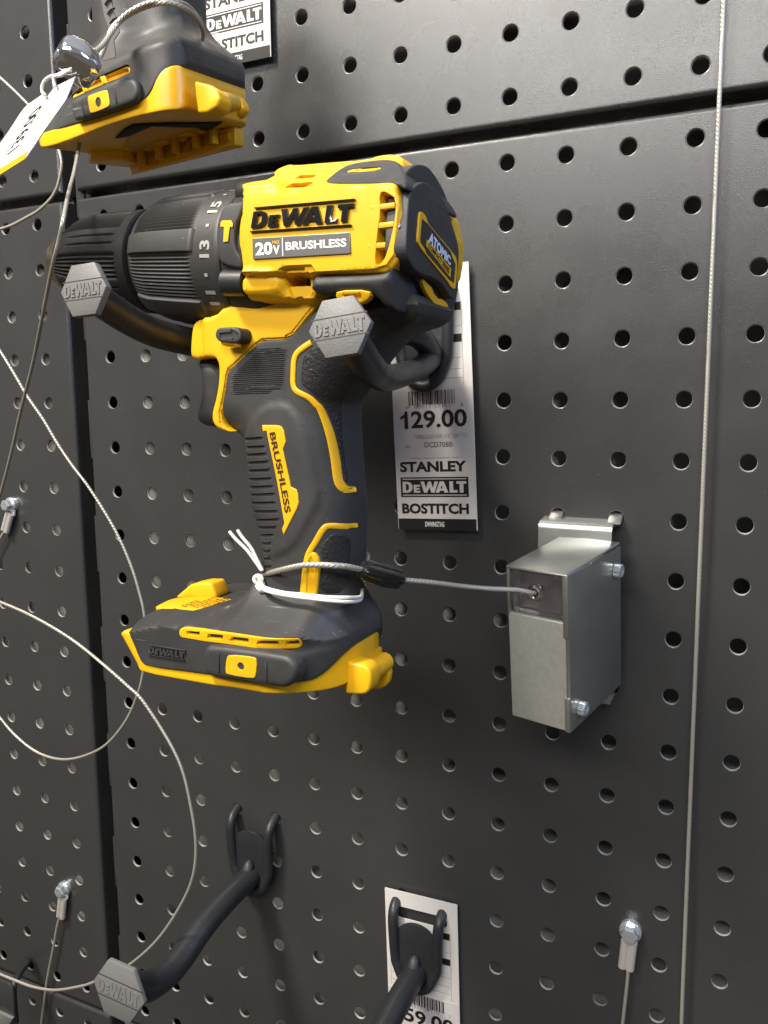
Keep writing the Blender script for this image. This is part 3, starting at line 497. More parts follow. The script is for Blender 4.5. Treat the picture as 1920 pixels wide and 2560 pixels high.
 'beige': [(-54.3,-122.0,-90.5),(-53.5,-122.0,-89.7),(-51.0,-122.0,-90.2),(-50.5,-122.0,-91.5),(-53.3,-122.0,-93.3)],
 'peg': [(-332.1,0.0,-403.9),(-323.0,-6.0,-397.9),(-315.9,-22.0,-395.5)],
 'plateBL': [(-322.2,-30.0,-393.0),(-320.4,-30.0,-393.4),(-314.5,-30.0,-393.3),(-312.0,-30.0,-393.9),(-310.1,-30.0,-395.8),(-309.5,-30.0,-398.6),(-309.8,-30.0,-415.9),(-322.7,-30.0,-415.5),(-324.5,-30.0,-415.6)],
 'plateBL2': [(-324.5,-30.0,-415.4),(-322.7,-30.0,-415.5),(-309.8,-30.0,-415.9),(-310.5,-30.0,-417.3),(-313.6,-30.0,-422.2),(-325.8,-30.0,-428.5)],
 'tag2': [(-150.9,-3.0,143.6),(-115.8,-3.0,143.8),(-115.2,-3.0,137.9),(-143.1,-3.0,137.3),(-116.1,-3.0,162.8)],
}
# ------------------------------------------------------------------ the perforated wall
P_ = 25.4
def panel(name, label, x0, x1, z0, z1, cols, rows, zoff=0.0, skip=()):
    """folded steel sheet with real punched holes"""
    mb = MB(); rh = 3.35; th = 1.3; N = 20; lipr = 2.2
    ang = [2 * math.pi * k / N for k in range(N)]
    xs = [c * P_ for c in cols]; zs = [r * P_ + zoff for r in rows]
    xb = [x0] + [(a + b) / 2 for a, b in zip(xs[:-1], xs[1:])] + [x1]; zb = [z0] + [(a + b) / 2 for a, b in zip(zs[:-1], zs[1:])] + [z1]
    vs = []; fs = []
    for i, cx in enumerate(xs):
        for j, cz in enumerate(zs):
            a, b, c, d = xb[i], xb[i + 1], zb[j], zb[j + 1]
            base = len(vs)
            for k in range(N):
                ca, sa = math.cos(ang[k]), math.sin(ang[k])
                # point on the cell's square along this ray
                tx = ((b - cx) / ca if ca > 1e-9 else (a - cx) / ca if ca < -1e-9 else 1e9); tz = ((d - cz) / sa if sa > 1e-9 else (c - cz) / sa if sa < -1e-9 else 1e9)
                t = min(tx, tz); vs.append((cx + ca * t, 0, cz + sa * t))
            for q, (r, y) in enumerate(((rh + 0.45, 0.0), (rh + 0.15, 0.12), (rh, 0.45), (rh, th))):
                for k in range(N): vs.append((cx + math.cos(ang[k]) * r, y, cz + math.sin(ang[k]) * r))
            for q in range(4):
                for k in range(N): fs.append((base + q * N + k, base + q * N + (k + 1) % N, base + (q + 1) * N + (k + 1) % N, base + (q + 1) * N + k))
            for (px, pz) in ((a, c), (b, c), (b, d), (a, d)):        # the cell's corners
                A = math.atan2(pz - cz, px - cx) % (2 * math.pi); k = int(A / (2 * math.pi) * N) % N
                vs.append((px, 0, pz)); fs.append((base + k, len(vs) - 1, base + (k + 1) % N))
    npan = len(fs)
    # folded rim: front edge radius then a flange running back
    prof = [(0, 0)] + [(lipr * math.sin(t), lipr * (1 - math.cos(t))) for t in np.linspace(0, math.pi / 2, 7)[1:]] + [(lipr, 19.0)]
    ring = [(x0, z0), (x1, z0), (x1, z1), (x0, z1)]; out = [(-1, -1), (1, -1), (1, 1), (-1, 1)]
    base = len(vs)
    for (o, y) in prof:
        for (x, z), (sx, sz) in zip(ring, out): vs.append((x + sx * o, y, z + sz * o))
    for q in range(len(prof) - 1):
        for k in range(4): fs.append((base + 4 * q + k, base + 4 * q + (k + 1) % 4, base + 4 * (q + 1) + (k + 1) % 4, base + 4 * (q + 1) + k))
    rim = set()
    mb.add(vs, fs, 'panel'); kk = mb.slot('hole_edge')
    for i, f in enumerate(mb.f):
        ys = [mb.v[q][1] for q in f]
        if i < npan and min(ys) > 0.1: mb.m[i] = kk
    # weld duplicate edge points
    o = mb.build(name, angle=50)
    bm = bmesh.new(); bm.from_mesh(o.data); bmesh.ops.remove_doubles(bm, verts=bm.verts, dist=1e-6); bmesh.ops.recalc_face_normals(bm, faces=bm.faces)
    # the front must look at the camera (-Y)
    bm.faces.ensure_lookup_table()
    bm.to_mesh(o.data); bm.free(); o.data.shade_smooth(); o.data.set_sharp_from_angle(angle=math.radians(14))
    return tag(o, label, "pegboard panel", "perforated steel wall panels")
LIP = 2.2
XR0, XR1 = -9.73 * P_ + LIP, 10.0 * P_; XL0, XL1 = -22 * P_, -10.17 * P_ - LIP
ZT = 3.43 * P_ - LIP; ZB = -16.47 * P_ + LIP
ZU = 3.60 * P_ + LIP
cr = list(range(-9, 10)); cl = [c - 10.95 for c in range(-10, 1)]
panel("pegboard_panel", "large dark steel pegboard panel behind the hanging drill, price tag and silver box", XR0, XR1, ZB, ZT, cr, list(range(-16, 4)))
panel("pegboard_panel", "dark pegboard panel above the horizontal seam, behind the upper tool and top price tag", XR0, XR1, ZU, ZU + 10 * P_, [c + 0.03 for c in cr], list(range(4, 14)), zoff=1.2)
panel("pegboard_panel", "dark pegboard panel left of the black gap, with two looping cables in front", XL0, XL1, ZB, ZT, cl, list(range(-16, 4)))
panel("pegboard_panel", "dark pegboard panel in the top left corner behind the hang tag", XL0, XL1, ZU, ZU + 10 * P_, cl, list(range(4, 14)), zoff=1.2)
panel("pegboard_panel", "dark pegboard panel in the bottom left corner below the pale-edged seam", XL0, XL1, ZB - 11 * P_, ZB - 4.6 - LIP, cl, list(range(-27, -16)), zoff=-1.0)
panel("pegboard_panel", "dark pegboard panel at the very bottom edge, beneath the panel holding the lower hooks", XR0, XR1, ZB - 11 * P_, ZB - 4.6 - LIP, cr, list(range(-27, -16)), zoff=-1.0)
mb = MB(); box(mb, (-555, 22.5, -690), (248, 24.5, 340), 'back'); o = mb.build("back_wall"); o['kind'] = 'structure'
# upright post in the gap, with the panels' hanging tabs hooked into it
mb = MB(); box(mb, (-262, 13, -700), (-243, 22, 360), 'black_and_shade')
o = mb.build("slotted_upright"); tag(o, "black slotted steel upright seen in the narrow vertical gap between panels", "upright post")
for k in range(-10, 6):
    z = -41 + k * 68.0
    if -470 < z < 250:
        m2 = MB(); box(m2, (-251.3, 4.0, z - 17), (-245.5, 6.0, z + 17), 'panel', 0.4)
        m2.build("hanging_tab", o)
# ------------------------------------------------------------------ wall hooks
def hexcap(parent, c, flats, ux, ang, nrm):
    """six-sided end cap with engraved lettering; c centre, nrm outward normal"""
    n = Vector(nrm).normalized(); x = Vector((1, 0, 0)); x = (x - n * x.dot(n)).normalized(); z = n.cross(x) * 1.0
    if z.z < 0: z = -z
    ca, sa = math.cos(ang), math.sin(ang); e = x * ca + z * sa; f = -x * sa + z * ca
    c = Vector(c); R = flats / math.sqrt(3)
    pts = [c + (e * math.cos(k * math.pi / 3) + f * math.sin(k * math.pi / 3)) * R for k in range(6)]
    mb = MB(); prism(mb, [tuple(p - n * 2.6) for p in pts], tuple(n * 2.6), 'cap_face', flats * 0.022, 2)
    w = R * 0.80; h = flats * 0.125; o_ = 0.0
    q = [tuple(c - e * w - f * h), tuple(c + e * w - f * h), tuple(c + e * w + f * h), tuple(c - e * w + f * h)]
    fm, nn = quadmap(q); s_ = 1 if Vector(nn).dot(n) > 0 else -1
    put_polys(mb, logo2d(False), q, 'cap_face', 0.28 * s_, 0.4 * s_)
    for sg in (-1, 1):
        a = c + f * (sg * flats * 0.18); dw = w * 1.12; t = flats * 0.010
        prism(mb, [tuple(a - e * dw - f * t), tuple(a + e * dw - f * t), tuple(a + e * dw + f * t), tuple(a - e * dw + f * t)], tuple(n * 0.05), 'cap_dark')
    return mb.build("hex_cap", parent, angle=30)
def hook_base(root, X, z0, drop=45.0, w=12.7):
    """bent wire loop through two holes with a welded oval plate"""
    mb = MB(); rw = 2.7; d = 6.5
    pts = [(X - w, 10, z0 + 1), (X - w, 2, z0 + 0.5), (X - w, -4, z0 - 2), (X - w + .3, -d - 0.5, z0 - 6), (X - w + .6, -d - 1, z0 - 14), (X - w + 1.2, -d, z0 - 28), (X - w + 2.4, -d, z0 - drop + 12), (X - w + 6.5, -d, z0 - drop + 4), (X, -d, z0 - drop + 1.2),
           (X + w - 6.5, -d, z0 - drop + 4), (X + w - 2.4, -d, z0 - drop + 12), (X + w - 1.2, -d, z0 - 28), (X + w - .6, -d - 1, z0 - 14), (X + w - .3, -d - 0.5, z0 - 6), (X + w, -4, z0 - 2), (X + w, 2, z0 + 0.5), (X + w, 10, z0 + 1)]
    tube(mb, spline(pts, 6), rw, 'tube', 14); mb.build("wire_loop", root)
    mb = MB(); a = w - 1.3
    o = [(X + a * math.cos(t), z0 - 18 + 10.5 * math.sin(t)) for t in np.linspace(0, math.pi, 15)] + [(X - a + 1.0, z0 - 34), (X - a + 4, z0 - drop + 5), (X, z0 - drop + 2.0), (X + a - 4, z0 - drop + 5), (X + a - 1.0, z0 - 34)]
    prism(mb, [(x, -d + 1.0, z) for x, z in o], (0, -1.6, 0), 'tube', 0.4, 2); mb.build("weld_plate", root)
def single_hook(name, label, X, z0, flats, rad, ang, group):
    root = empty(name, label, "hook", (X, 0, z0), group)
    hook_base(root, X, z0)
    mb = MB(); path = [(X, -6.5, z0 - 34), (X, -14, z0 - 34), (X, -30, z0 - 34.5), (X, -50, z0 - 37), (X, -68, z0 - 42.5), (X, -80, z0 - 43.5), (X, -92, z0 - 40.5), (X, -102, z0 - 34), (X, -105.5, z0 - 32)]
    tube(mb, spline(path, 7), [rad * .97, rad, rad * 1.05, rad * 1.12], 'tube', 22)
    tube(mb, [(X, -8.0, z0 - 24.6), (X, -8.6, z0 - 26.0), (X, -9.4, z0 - 28.0), (X, -10.5, z0 - 31.0)], [1.6, 2.6, 3.0, 3.4], 'chuck', 16, round_end=True)
    mb.build("hook_arm", root)
    hexcap(root, (X, -110.2, z0 - 30.2), flats, None, ang, (0.02, -1, 0.10))
    return root
single_hook("display_hook", "empty black rubber-coated hook with hex end cap, lower left below the drill", -139.8, -253.5, 25.0, 6.4, -0.07, "black display hooks")
single_hook("display_hook", "black rubber-coated hook at the bottom edge, passing through a white price tag", -40.3, -281.0, 25.0, 6.2, -0.07, "black display hooks")
root = empty("display_hook", "black double-prong hook with two hex end caps carrying the drill", "hook", (-38, 0, 26), "black display hooks")
hook_base(root, -36.0, 26.0, 46.0)
mb = MB(); tube(mb, spline([(-31.5, -5.5, -6.5), (-31.2, -11, -7.0), (-30.4, -17, -8.4), (-29.9, -28, -11.6), (-27.6, -45, -13.8), (-23.5, -65, -15.7), (-17.5, -88, -17.0), (-10.8, -110, -16.2), (-4.2, -130, -14.2), (1.8, -150, -10.1), (5.0, -164, -6.5)], 6), [5.2, 5.2, 4.9, 4.9, 4.9, 4.9, 4.8], 'tube', 20)
mb.build("prong", root)
mb = MB(); tube(mb, spline([(-31.5, -6.5, -6.0), (-30.4, -13, -3.2), (-30.4, -22, 1.0), (-31.5, -32, 3.2), (-36.0, -44, 2.6), (-47.0, -58, -0.5), (-62, -78, -4.0), (-74, -98, -5.5), (-80.5, -114, -4.0)] + T['hookL'][2:], 6), [5.0, 5.4, 5.0, 4.9, 4.9], 'tube', 20)
mb.build("prong", root)
hexcap(root, (5.4, -166.5, -5.8), 15.2, None, 0.14, (0.10, -1, 0.16))
hexcap(root, (-80.4, -167.5, 8.6), 15.4, None, 0.055, (0.02, -1, 0.10))
# ------------------------------------------------------------------ shelf price tags
def price_tag(name, label, X0, ztop, d, rot, lines, full=True, slot=True, worn=False):
    w, h = 39.8, 120.5; root = empty(name, label, "price tag", (X0, -d, ztop), "white price tags on the wall")
    c, s = math.cos(rot), math.sin(rot)
    def pt(u, v, y=0.0):                     # u right, v up from the tag's foot
        a, b = u, v - h; return (X0 + a * c - b * s, -d - y, ztop + a * s + b * c)
    mb = MB()
    outer = [(0, 0), (w, 0), (w, h), (0, h)]
    sl = [(5.5 + 3.1 + 3.1 * math.cos(t), h - 11.5 + 3.1 * math.sin(t)) for t in np.linspace(math.pi / 2, 1.5 * math.pi, 9)] + [(w - 8.6 + 3.1 * math.cos(t), h - 11.5 + 3.1 * math.sin(t)) for t in np.linspace(-math.pi / 2, math.pi / 2, 9)]
    loops = [outer, sl]; flat = outer + sl; tri = tessellate_polygon([[Vector((a, b, 0)) for a, b in l] for l in loops])
    k = len(flat); fr = [pt(a, b, 0.45) for a, b in flat]; bk = [pt(a, b, 0) for a, b in flat]; fs = list(tri) + [tuple(i + k for i in t[::-1]) for t in tri]; st = 0
    for l in loops:
        for i in range(len(l)): fs.append((st + i, st + (i + 1) % len(l), k + st + (i + 1) % len(l), k + st + i))
        st += len(l)
    mb.add(fr + bk, fs, 'paper')
    def quad(u0, u1, v0, v1, y): return [pt(u0, v0, y), pt(u1, v0, y), pt(u1, v1, y), pt(u0, v1, y)]
    def blk(u0, u1, v0, v1, m='black_ink', y=0.50): mb.add(quad(u0, u1, v0, v1, y), [(0, 1, 2, 3)], m)
    # printed foot
    if worn: blk(0.2, 11.0, 0.0, 5.3, 'worn_ink'); blk(11.0, w - .4, 0.0, 5.3)
    else: blk(0.2, w - .4, 0.0, 5.3)
    put_text(mb, "DWHNGTAG", quad(14.0, 23.6, 1.5, 3.9, 0.50), 'white_ink', 0.04, 0.02)
    if worn:
        put_text(mb, "BO", quad(2.4, 11.2, 7.6, 12.6, 0.46), 'worn_ink', 0.05, 0.035); put_text(mb, "STITCH", quad(11.8, 36.0, 7.6, 12.6, 0.46), 'black_ink', 0.05, 0.035)
    else: put_text(mb, "BOSTITCH", quad(2.4, 36.0, 7.6, 12.6, 0.46), 'black_ink', 0.05, 0.042)
    blk(2.2, 36.2, 15.6, 25.0)
    if worn: blk(2.2, 10.0, 15.6, 16.6, 'worn_ink', 0.51)
    put_polys(mb, logo2d(), quad(3.2, 35.2, 16.3, 24.3, 0.52), 'paper', 0.05)
    put_text(mb, "STANLEY", quad(2.2, 35.6, 27.4, 32.4, 0.46), 'black_ink', 0.05, 0.04)
    # printed form above the sticker
    for v in (70.0, 74.0, 79.0): blk(2.2, 35.0, v, v + .22, 'grey_ink', 0.47)
    for v0 in (86.0, 100.0): blk(30.0, 35.4, v0, v0 + 3.6)
    blk(2.0, 2.2, 66.5, 104, 'grey_ink', 0.47); blk(35.5, 35.72, 66.5, 104, 'grey_ink', 0.47); blk(2.0, 35.6, 93.0, 93.2, 'grey_ink', 0.47)
    # stuck-on price label
    v0, v1 = 34.0, 65.8
    mb.add([pt(-.05, v0, .46), pt(w - .5, v0 - .1, .46), pt(w - .3, v1, .46), pt(.05, v1 - .3, .46), pt(-.05, v0, .60), pt(w - .5, v0 - .1, .60), pt(w - .3, v1, .60), pt(.05, v1 - .3, .60)], [(4, 5, 6, 7), (0, 1, 5, 4), (1, 2, 6, 5), (2, 3, 7, 6), (3, 0, 4, 7)], 'sticker')
    rnd = random.Random(lines[0]); x = 8.2
    blk(8.2, 8.55, 57.6, 65.0, y=.66)
    while x < 31.2:
        bw = rnd.choice((.28, .28, .5, .75)); blk(x, x + bw, 58.6 if rnd.random() > .1 else 57.6, 65.0, y=.66); x += bw + rnd.choice((.3, .3, .5, .7))
    a, b, price, l1, l2, l3 = lines[1:]
    put_text(mb, a, quad(6.6, 7.6, 56.9, 58.4, .62), 'grey_ink', .05); put_text(mb, b, quad(11.0, 28.8, 56.9, 58.5, .62), 'grey_ink', .05); put_text(mb, lines[0][-1], quad(34.0, 34.9, 57.2, 58.7, .62), 'grey_ink', .05)
    put_polys(mb, [([(.45, 0), (.78, 0), (.78, 1), (.52, 1), (.42, .82), (.08, .70), (.08, .53), (.45, .64)], None)], quad(3.2, 8.6, 47.8, 56.0, .62), 'black_ink', .06)
    put_text(mb, price[1:], quad(9.0, 36.6, 47.8, 56.0, .62), 'black_ink', .06, .025)
    put_text(mb, l1, quad(11.0, 36.6, 43.0, 44.9, .62), 'grey_ink', .05, .0)
    put_text(mb, l2, quad(15.4, 29.2, 38.9, 41.3, .62), 'brown_ink' if False else 'black_ink', .05, -.002)
    put_text(mb, l3, quad(5.4, 8.4, 38.8, 40.1, .62), 'grey_ink', .05)
    for i in range(26):
        if i not in (5, 6, 13, 21, 22): blk(8.6 + i * .9, 8.6 + i * .9 + .55, 33.75, 34.35, y=.5)
    mb.build("tag_card", root, angle=20)
    return root
price_tag("price_tag", "white price tag reading 129.00 behind the drill's rear", -55.6, 33.8, 3.2, 0.045, ["8857111", "8", "85911 57111", "129.00", "DRILL/DRIVER 1/2\" 20V TO", "DCD708B", "485"])
price_tag("price_tag", "white price tag with slot and hook through it, cut off at the bottom edge", -59.4, -275.8, 2.2, 0.028, ["8857142", "8", "85911 57114", "159.00", "HMRDRIL/DRIVER 1/2\" 20V", "DCD709B", "485"])
price_tag("price_tag", "white price tag at the top with faded BO lettering, beside the upper tool", -155.4, 258.0, 3.2, 0.0, ["8858093", "8", "85911 58093", "139.00", "IMPACT DRIVER 1/4\" 20V", "DCF809B", "485"], worn=True)
# ------------------------------------------------------------------ pull box that holds the tether
bt = [Vector(p) for p in T['box']]
rt = (bt[0] - bt[2]).normalized()                     # to the right along the face
back = Vector((0.253, 0.960, 0.119)).normalized(); rt = (rt - back * rt.dot(back)).normalized(); up = rt.cross(back).normalized()
if up.z < 0: up = -up
org = bt[0].copy(); Wd, Hh, Dp = 26.2, 65.0, 47.5
root = empty("security_box", "silver metal pull box with clear window on a bracket, right of the drill", "security box", tuple(org))
def bx(a, b, c): return tuple(org - rt * a + back * b - up * c)     # a left, b back, c down
def bbox(mb, a0, a1, b0, b1, c0, c1, m, bev=0.0, seg=2):
    p = [bx(a0, b0, c0), bx(a1, b0, c0), bx(a1, b0, c1), bx(a0, b0, c1)]; d = back * (b1 - b0); return prism(mb, p, tuple(d), m, bev, seg)
mb = MB(); t = 1.3
bbox(mb, t, Wd, 0.2, Dp, 19.5, Hh, 'zinc_speck', 0.7, 3)          # body below the window
bbox(mb, t, Wd, 14.0, Dp, 1.0, 19.4, 'label_grey')                      # behind the window
bbox(mb, Wd - t, Wd, 0.0, Dp, 1.0, 19.6, 'zinc', 0.3)             # left cheek
mb.build("box_body", root)
mb = MB()
bbox(mb, 0.0, Wd + .15, -0.25, Dp, 0.0, t, 'zinc', 0.6, 3)        # top sheet
mb.build("box_lid", root)
mb = MB(); pr = [(0, -.3), (0, -.3)]
pts = [(-0.3, 0.8), (-0.3, 25.5), (0.5, 25.5), (0.5, 50.5), (-0.3, 50.5), (-0.3, Hh), (10, Hh), (Dp, Hh - .8), (Dp, 2.0), (Dp * .67, 1.6), (Dp * .67, .7), (Dp * .42, .7), (Dp * .42, 1.2), (1.0, .6)]
prism(mb, [bx(-.25, b, c) for b, c in pts], tuple(-rt * t), 'zinc', 0.35, 2)
for (b0, b1, c0, c1) in ((0, 0, .8, 25.5), (0, 0, 50.5, Hh)): bbox(mb, -.2, 2.0, -.35, .3, c0, c1, 'zinc', .3)
mb.build("side_plate", root)
mb = MB(); bbox(mb, 2.0, Wd - t - .3, 0.6, 13.5, 1.6, 19.2, 'clear', 1.4, 3)
mb.build("clear_window", root)
mb = MB(); cc = Vector(bx(13.6, -.6, 9.2)); lathe(mb, tuple(cc), tuple(back), [(0, 1.7), (-.3, 2.4), (-.1, 3.0), (.8, 3.2), (1.2, 3.2)], 'chrome', 28, caps=False)
lathe(mb, tuple(cc + back * .2), tuple(back), [(0, 1.75), (8, 1.6)], 'black_and_shade', 24)  # dark plug stands in for the shade inside the bore
mb.build("cable_eyelet", root)
for (b, c) in ((41.5, 10.5), (7.8, 57.5)):
    mb = MB(); p = Vector(bx(-.3, b, c)); r_ = rt
    prof = [(0, 2.6), (.2, 2.8), (2.6, 2.8), (3.1, 2.4), (3.15, 1.5), (1.6, 1.45)]
    lathe(mb, tuple(p), tuple(r_), prof, 'bolt', 48, rfun=lambda s, r, th: r + (0.14 * np.sign(np.sin(24 * th)) if .1 < s < 2.8 and r > 2.6 else 0) * np.ones(len(th)))
    mb.build("socket_bolt", root)
mb = MB(); zt = -77.5
sec = [(-11.5, -150), (-11.5, zt - 3.2), (-11.2, zt - 1.6), (-10.2, zt - .6), (-8.6, zt), (4, zt + 1.2), (4, zt - .4), (-8.4, zt - 1.7), (-9.4, zt - 2.4), (-9.9, zt - 3.4), (-9.9, -150)]
prism(mb, [(19.8, y, z) for y, z in sec], (31.2, 0, 0), 'zinc', 0.0)
for x in (25.4, 50.8):
    prism(mb, [(x - 2.9, -6.5, zt - .3), (x + 2.9, -6.5, zt - .3), (x + 2.7, -2.0, zt + 2.6), (x - 2.7, -2.0, zt + 2.6)], (0, 6.5, .8), 'zinc', .3)
box(mb, (44.5, -9.8, -156.5), (52.5, -8.2, -149.0), 'zinc', .4); box(mb, (46.5, -8.2, -156.0), (52.5, 4, -154.5), 'bolt', .3)
mb.build("wall_bracket", root)
# ------------------------------------------------------------------ the drill
D0 = 114.0
root = empty("cordless_drill", "yellow and black cordless drill hanging on the double hook, without battery", "drill", (-60, -D0, -20))
DR = root
def vax(x, z): return z - (23.8 - 0.068 * (x + 74))
def Dhouse(x, z):
    v = vax(x, z)
    d = 140.0 - np.maximum(v - 16.5, 0) * 1.42 - 0.0022 * np.clip(v - 5, -16, 40) ** 2
    d = d - 3.4 * sst((-7.0 - v) / 1.3) - 5.2 * sst((-14.0 - v) / 1.6)
    d = d - 4.5 * sst((-63.5 - x) / 6.0) * sst((-12 - v) / 6.0)
    return d
def mir(f): return lambda x, z: 2 * D0 - f(x, z)
mb = MB()
vr = [(x - 1.6 if x < 9 else x, z) for x, z in T['ventrec']]
plate(mb, T['housing'], Dhouse, mir(Dhouse), 'yellow', r=1.4, res=0.75, smooth=1, rback=1.4,
      dets=[(T['panel'], 0.9, 0.7), (chaikin(vr, 1), -7.0, 1.0), (T['topvent'], -4.0, .8), (T['topvent2'], -2.5, .8), (T['lowvent'], -1.2, .6), (T['lowhole'], -8.0, .6), (chaikin(T['boss'], 1), 2.4, 3.0), (chaikin(T['topboss'], 1), 2.6, 2.5), (chaikin(T['switchhole'], 2), -6.0, .6)],
      grooves=[(a, b, .28, -.45) for a, b in zip(T['lip'][:-1], T['lip'][1:])])
house = mb.build("housing", root)
for k in range(3):
    mb = MB(); q = T['slat%d' % k]
    prism(mb, [(q[0][0], -139.2, (q[0][1] + q[3][1]) / 2), (q[1][0], -134.5, q[1][1]), (q[1][0], -140.4, (q[1][1] + q[2][1]) / 2 + .5), (q[0][0], -140.9, (q[0][1] + q[3][1]) / 2 + .3)], (0, 0, -1.5), 'yellow', .25)
    mb.build("vent_slat", house)
mb = MB(); box(mb, (5.2, -134.6, 14.5), (9.9, -133.6, 33.5), 'black_and_shade'); mb.build("vent_shade_sheet", house)  # dark sheet stands in for the shade behind the slats
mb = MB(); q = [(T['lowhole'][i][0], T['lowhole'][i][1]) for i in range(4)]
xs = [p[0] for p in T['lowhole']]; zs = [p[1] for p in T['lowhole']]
box(mb, (min(xs) + (max(xs) - min(xs)) * .36, -128.6, min(zs) + .4), (max(xs) - .2, -127.0, max(zs)), 'black_and_shade'); mb.build("vent_opening_shade", house)  # dark block stands in for the shade deep in the opening
mb = MB(); q = [(x, -141.35, z) for x, z in T['hlogo']]
put_polys(mb, logo2d(), q, 'gloss_black', 0.32, .9); bl_ = mb.build("brand_lettering", house, angle=20)
bm = bmesh.new(); bm.from_mesh(bl_.data); es = [e for e in bm.edges if len(e.link_faces) == 2 and e.calc_face_angle(0) > 0.7]
bmesh.ops.bevel(bm, geom=es, offset=0.11 * S, segments=2, affect='EDGES', profile=0.5, clamp_overlap=True); bm.to_mesh(bl_.data); bm.free(); bl_.data.shade_smooth(); bl_.data.set_sharp_from_angle(angle=math.radians(60))
bm = None
mb = MB(); q = T['plate']; prism(mb, [(x, -140.3, z) for x, z in chaikin(q, 1, .02)], (0, -1.0, 0), 'label_grey', .2)
Q = [(x, -141.3, z) for x, z in q]
put_text(mb, "20", Q, 'white_ink', .08, .035, (.035, .215), (.17, .78)); put_text(mb, "V", Q, 'white_ink', .08, .03, (.222, .292), (.17, .60)); put_text(mb, "MAX", Q, 'yellow', .08, .02, (.218, .296), (.66, .82))
put_polys(mb, [rect(.318, .327, .08, .93)], Q, 'white_ink', .08); put_text(mb, "BRUSHLESS", Q, 'white_ink', .08, .03, (.355, .965), (.33, .72))
mb.build("rating_label", house, angle=20)
# soft black overmould on the shoulder
def Dom(x, z): return Dhouse(x, z) + 1.0
mb = MB(); plate(mb, T['overmould'], Dom, lambda x, z: np.full(len(x), 100.0), 'rubber', r=.9, res=1.0, smooth=2, dets=[(chaikin(T['omslot'], 1), -1.2, .5)])
om = mb.build("overmould", root)
mb = MB(); plate(mb, T['omslot'], lambda x, z: Dom(x, z) + .1, lambda x, z: Dom(x, z) - 3, 'yellow', r=.4, res=.8, smooth=1, dets=[([((x - T['omslot'][0][0] - 4) * .62 + T['omslot'][0][0] + 5.5, z) for x, z in T['omslot']], -.9, .6)])
mb.build("yellow_slot", om)
def Dlow(x, z): return 140.6 - np.clip((9.0 - z) * .42, 0, 6) - np.clip((x - 4) * .35, 0, 5) * np.clip((8 - z) / 8, 0, 1)
mb = MB(); plate(mb, [(min(x, 8.3), z) for x, z in T['lowover']], Dlow, mir(Dlow), 'rubber', r=2.5, res=1.1, smooth=2, rback=2.5); mb.build("lower_overmould", root)
mb = MB(); fl = lambda x, z: Dlow(x, z) + .5
plate(mb, T['lovent'], fl, lambda x, z: Dlow(x, z) - 2, 'yellow', r=.5, res=.7, smooth=1, dets=[(T['lovent_in'], -1.2, .5)]); mb.build("yellow_vent", root)
# rear of the body
mb = MB(); prism(mb, [(10.0, y, z) for y, z in chaikin(T['rear2'], 1)], (-17, 0, 0), 'rubber', 1.5, 4); rear = mb.build("rear_housing", root)
for nm, hh in (("ryel1", .5), ("ryel2", 1.6)):
    mb = MB(); prism(mb, [(9.6, y, z) for y, z in chaikin(T[nm], 1)], (1.4, 0, 0), 'yellow', .4); mb.build("yellow_insert", rear)
mb = MB(); prism(mb, [(6.5, y, z) for y, z in chaikin(T['rear'], 2, .2)], (6.7, 0, 0), 'rubber', 2.0, 5)
cap = mb.build("rear_cap", root)
mb = MB(); lathe(mb, (10.6, -140.2, 23.5), (0, -1, 0), [(-2, .7), (.15, .7), (.35, .55), (.1, .5), (.1, .1)], 'bolt', 16); mb.build("rear_pin", cap)
mb = MB(); prism(mb, [(13.0, y, z) for y, z in chaikin(T['rpanel'], 1, .15)], (.75, 0, 0), 'yellow', .2)
prism(mb, [(13.6, y, z) for y, z in T['rpanel_in']], (.28, 0, 0), 'black_plastic', .1)
A_ = [(13.9, y, z) for y, z in T['atomic']]; C_ = [(13.9, y, z) for y, z in T['compact']]
put_text(mb, "ATOMIC", A_, 'blue_white', .08, .05)
put_polys(mb, [rect(-.03, 1.03, -.12, 1.15)], C_, 'yellow', .06); put_text(mb, "COMPACT SERIES", C_, 'black_ink', .14, .03, (.04, .96), (.08, .92))
mb.build("rear_badge", cap, angle=20)
# chuck, torque collar and gear case (all turned about the drill's axis)
AO = (-147.3, -D0, 28.8); AU = (1, 0, -0.068)
mb = MB(); lathe(mb, AO, AU, [(4.6, 6.0), (4.8, 8.2), (5.3, 9.3), (6.2, 9.9), (10.2, 10.9), (10.8, 10.9), (13, 10.9)], 'brass', 64); mb.build("chuck_nose", root)
mb = MB(); n = 24
def pads(th, cen, hw, soft):
    d = np.full(len(th), 9.0)
    for c in cen: d = np.minimum(d, np.abs((th - c + math.pi) % (2 * math.pi) - math.pi))
    return sst((hw - d) / soft + .5)
pc = [math.radians(18 + 60 * k) for k in range(6)]
def fch(s, r, th):
    k = sst((s - 12.2) / 1.0) * sst((47.0 - s) / .8)
    p = pads(th, pc, math.radians(15), math.radians(2.5))
    rid = (0.5 + 0.5 * np.cos(72 * th)) * (1 - p)
    groove = pads(th, [c + math.radians(5) for c in pc] + [c - math.radians(5) for c in pc], math.radians(1.0), math.radians(1.2)) * p * sst((s - 22) / 2) * sst((46 - s) / 1)
    tooth = (0.5 + 0.5 * np.cos(72 * th)) * sst((15.5 - s) / .6) * sst((s - 11) / .5) * .35
    return r - k * (rid * .75 + (1 - p) * .35 + groove * .6) - tooth * 0
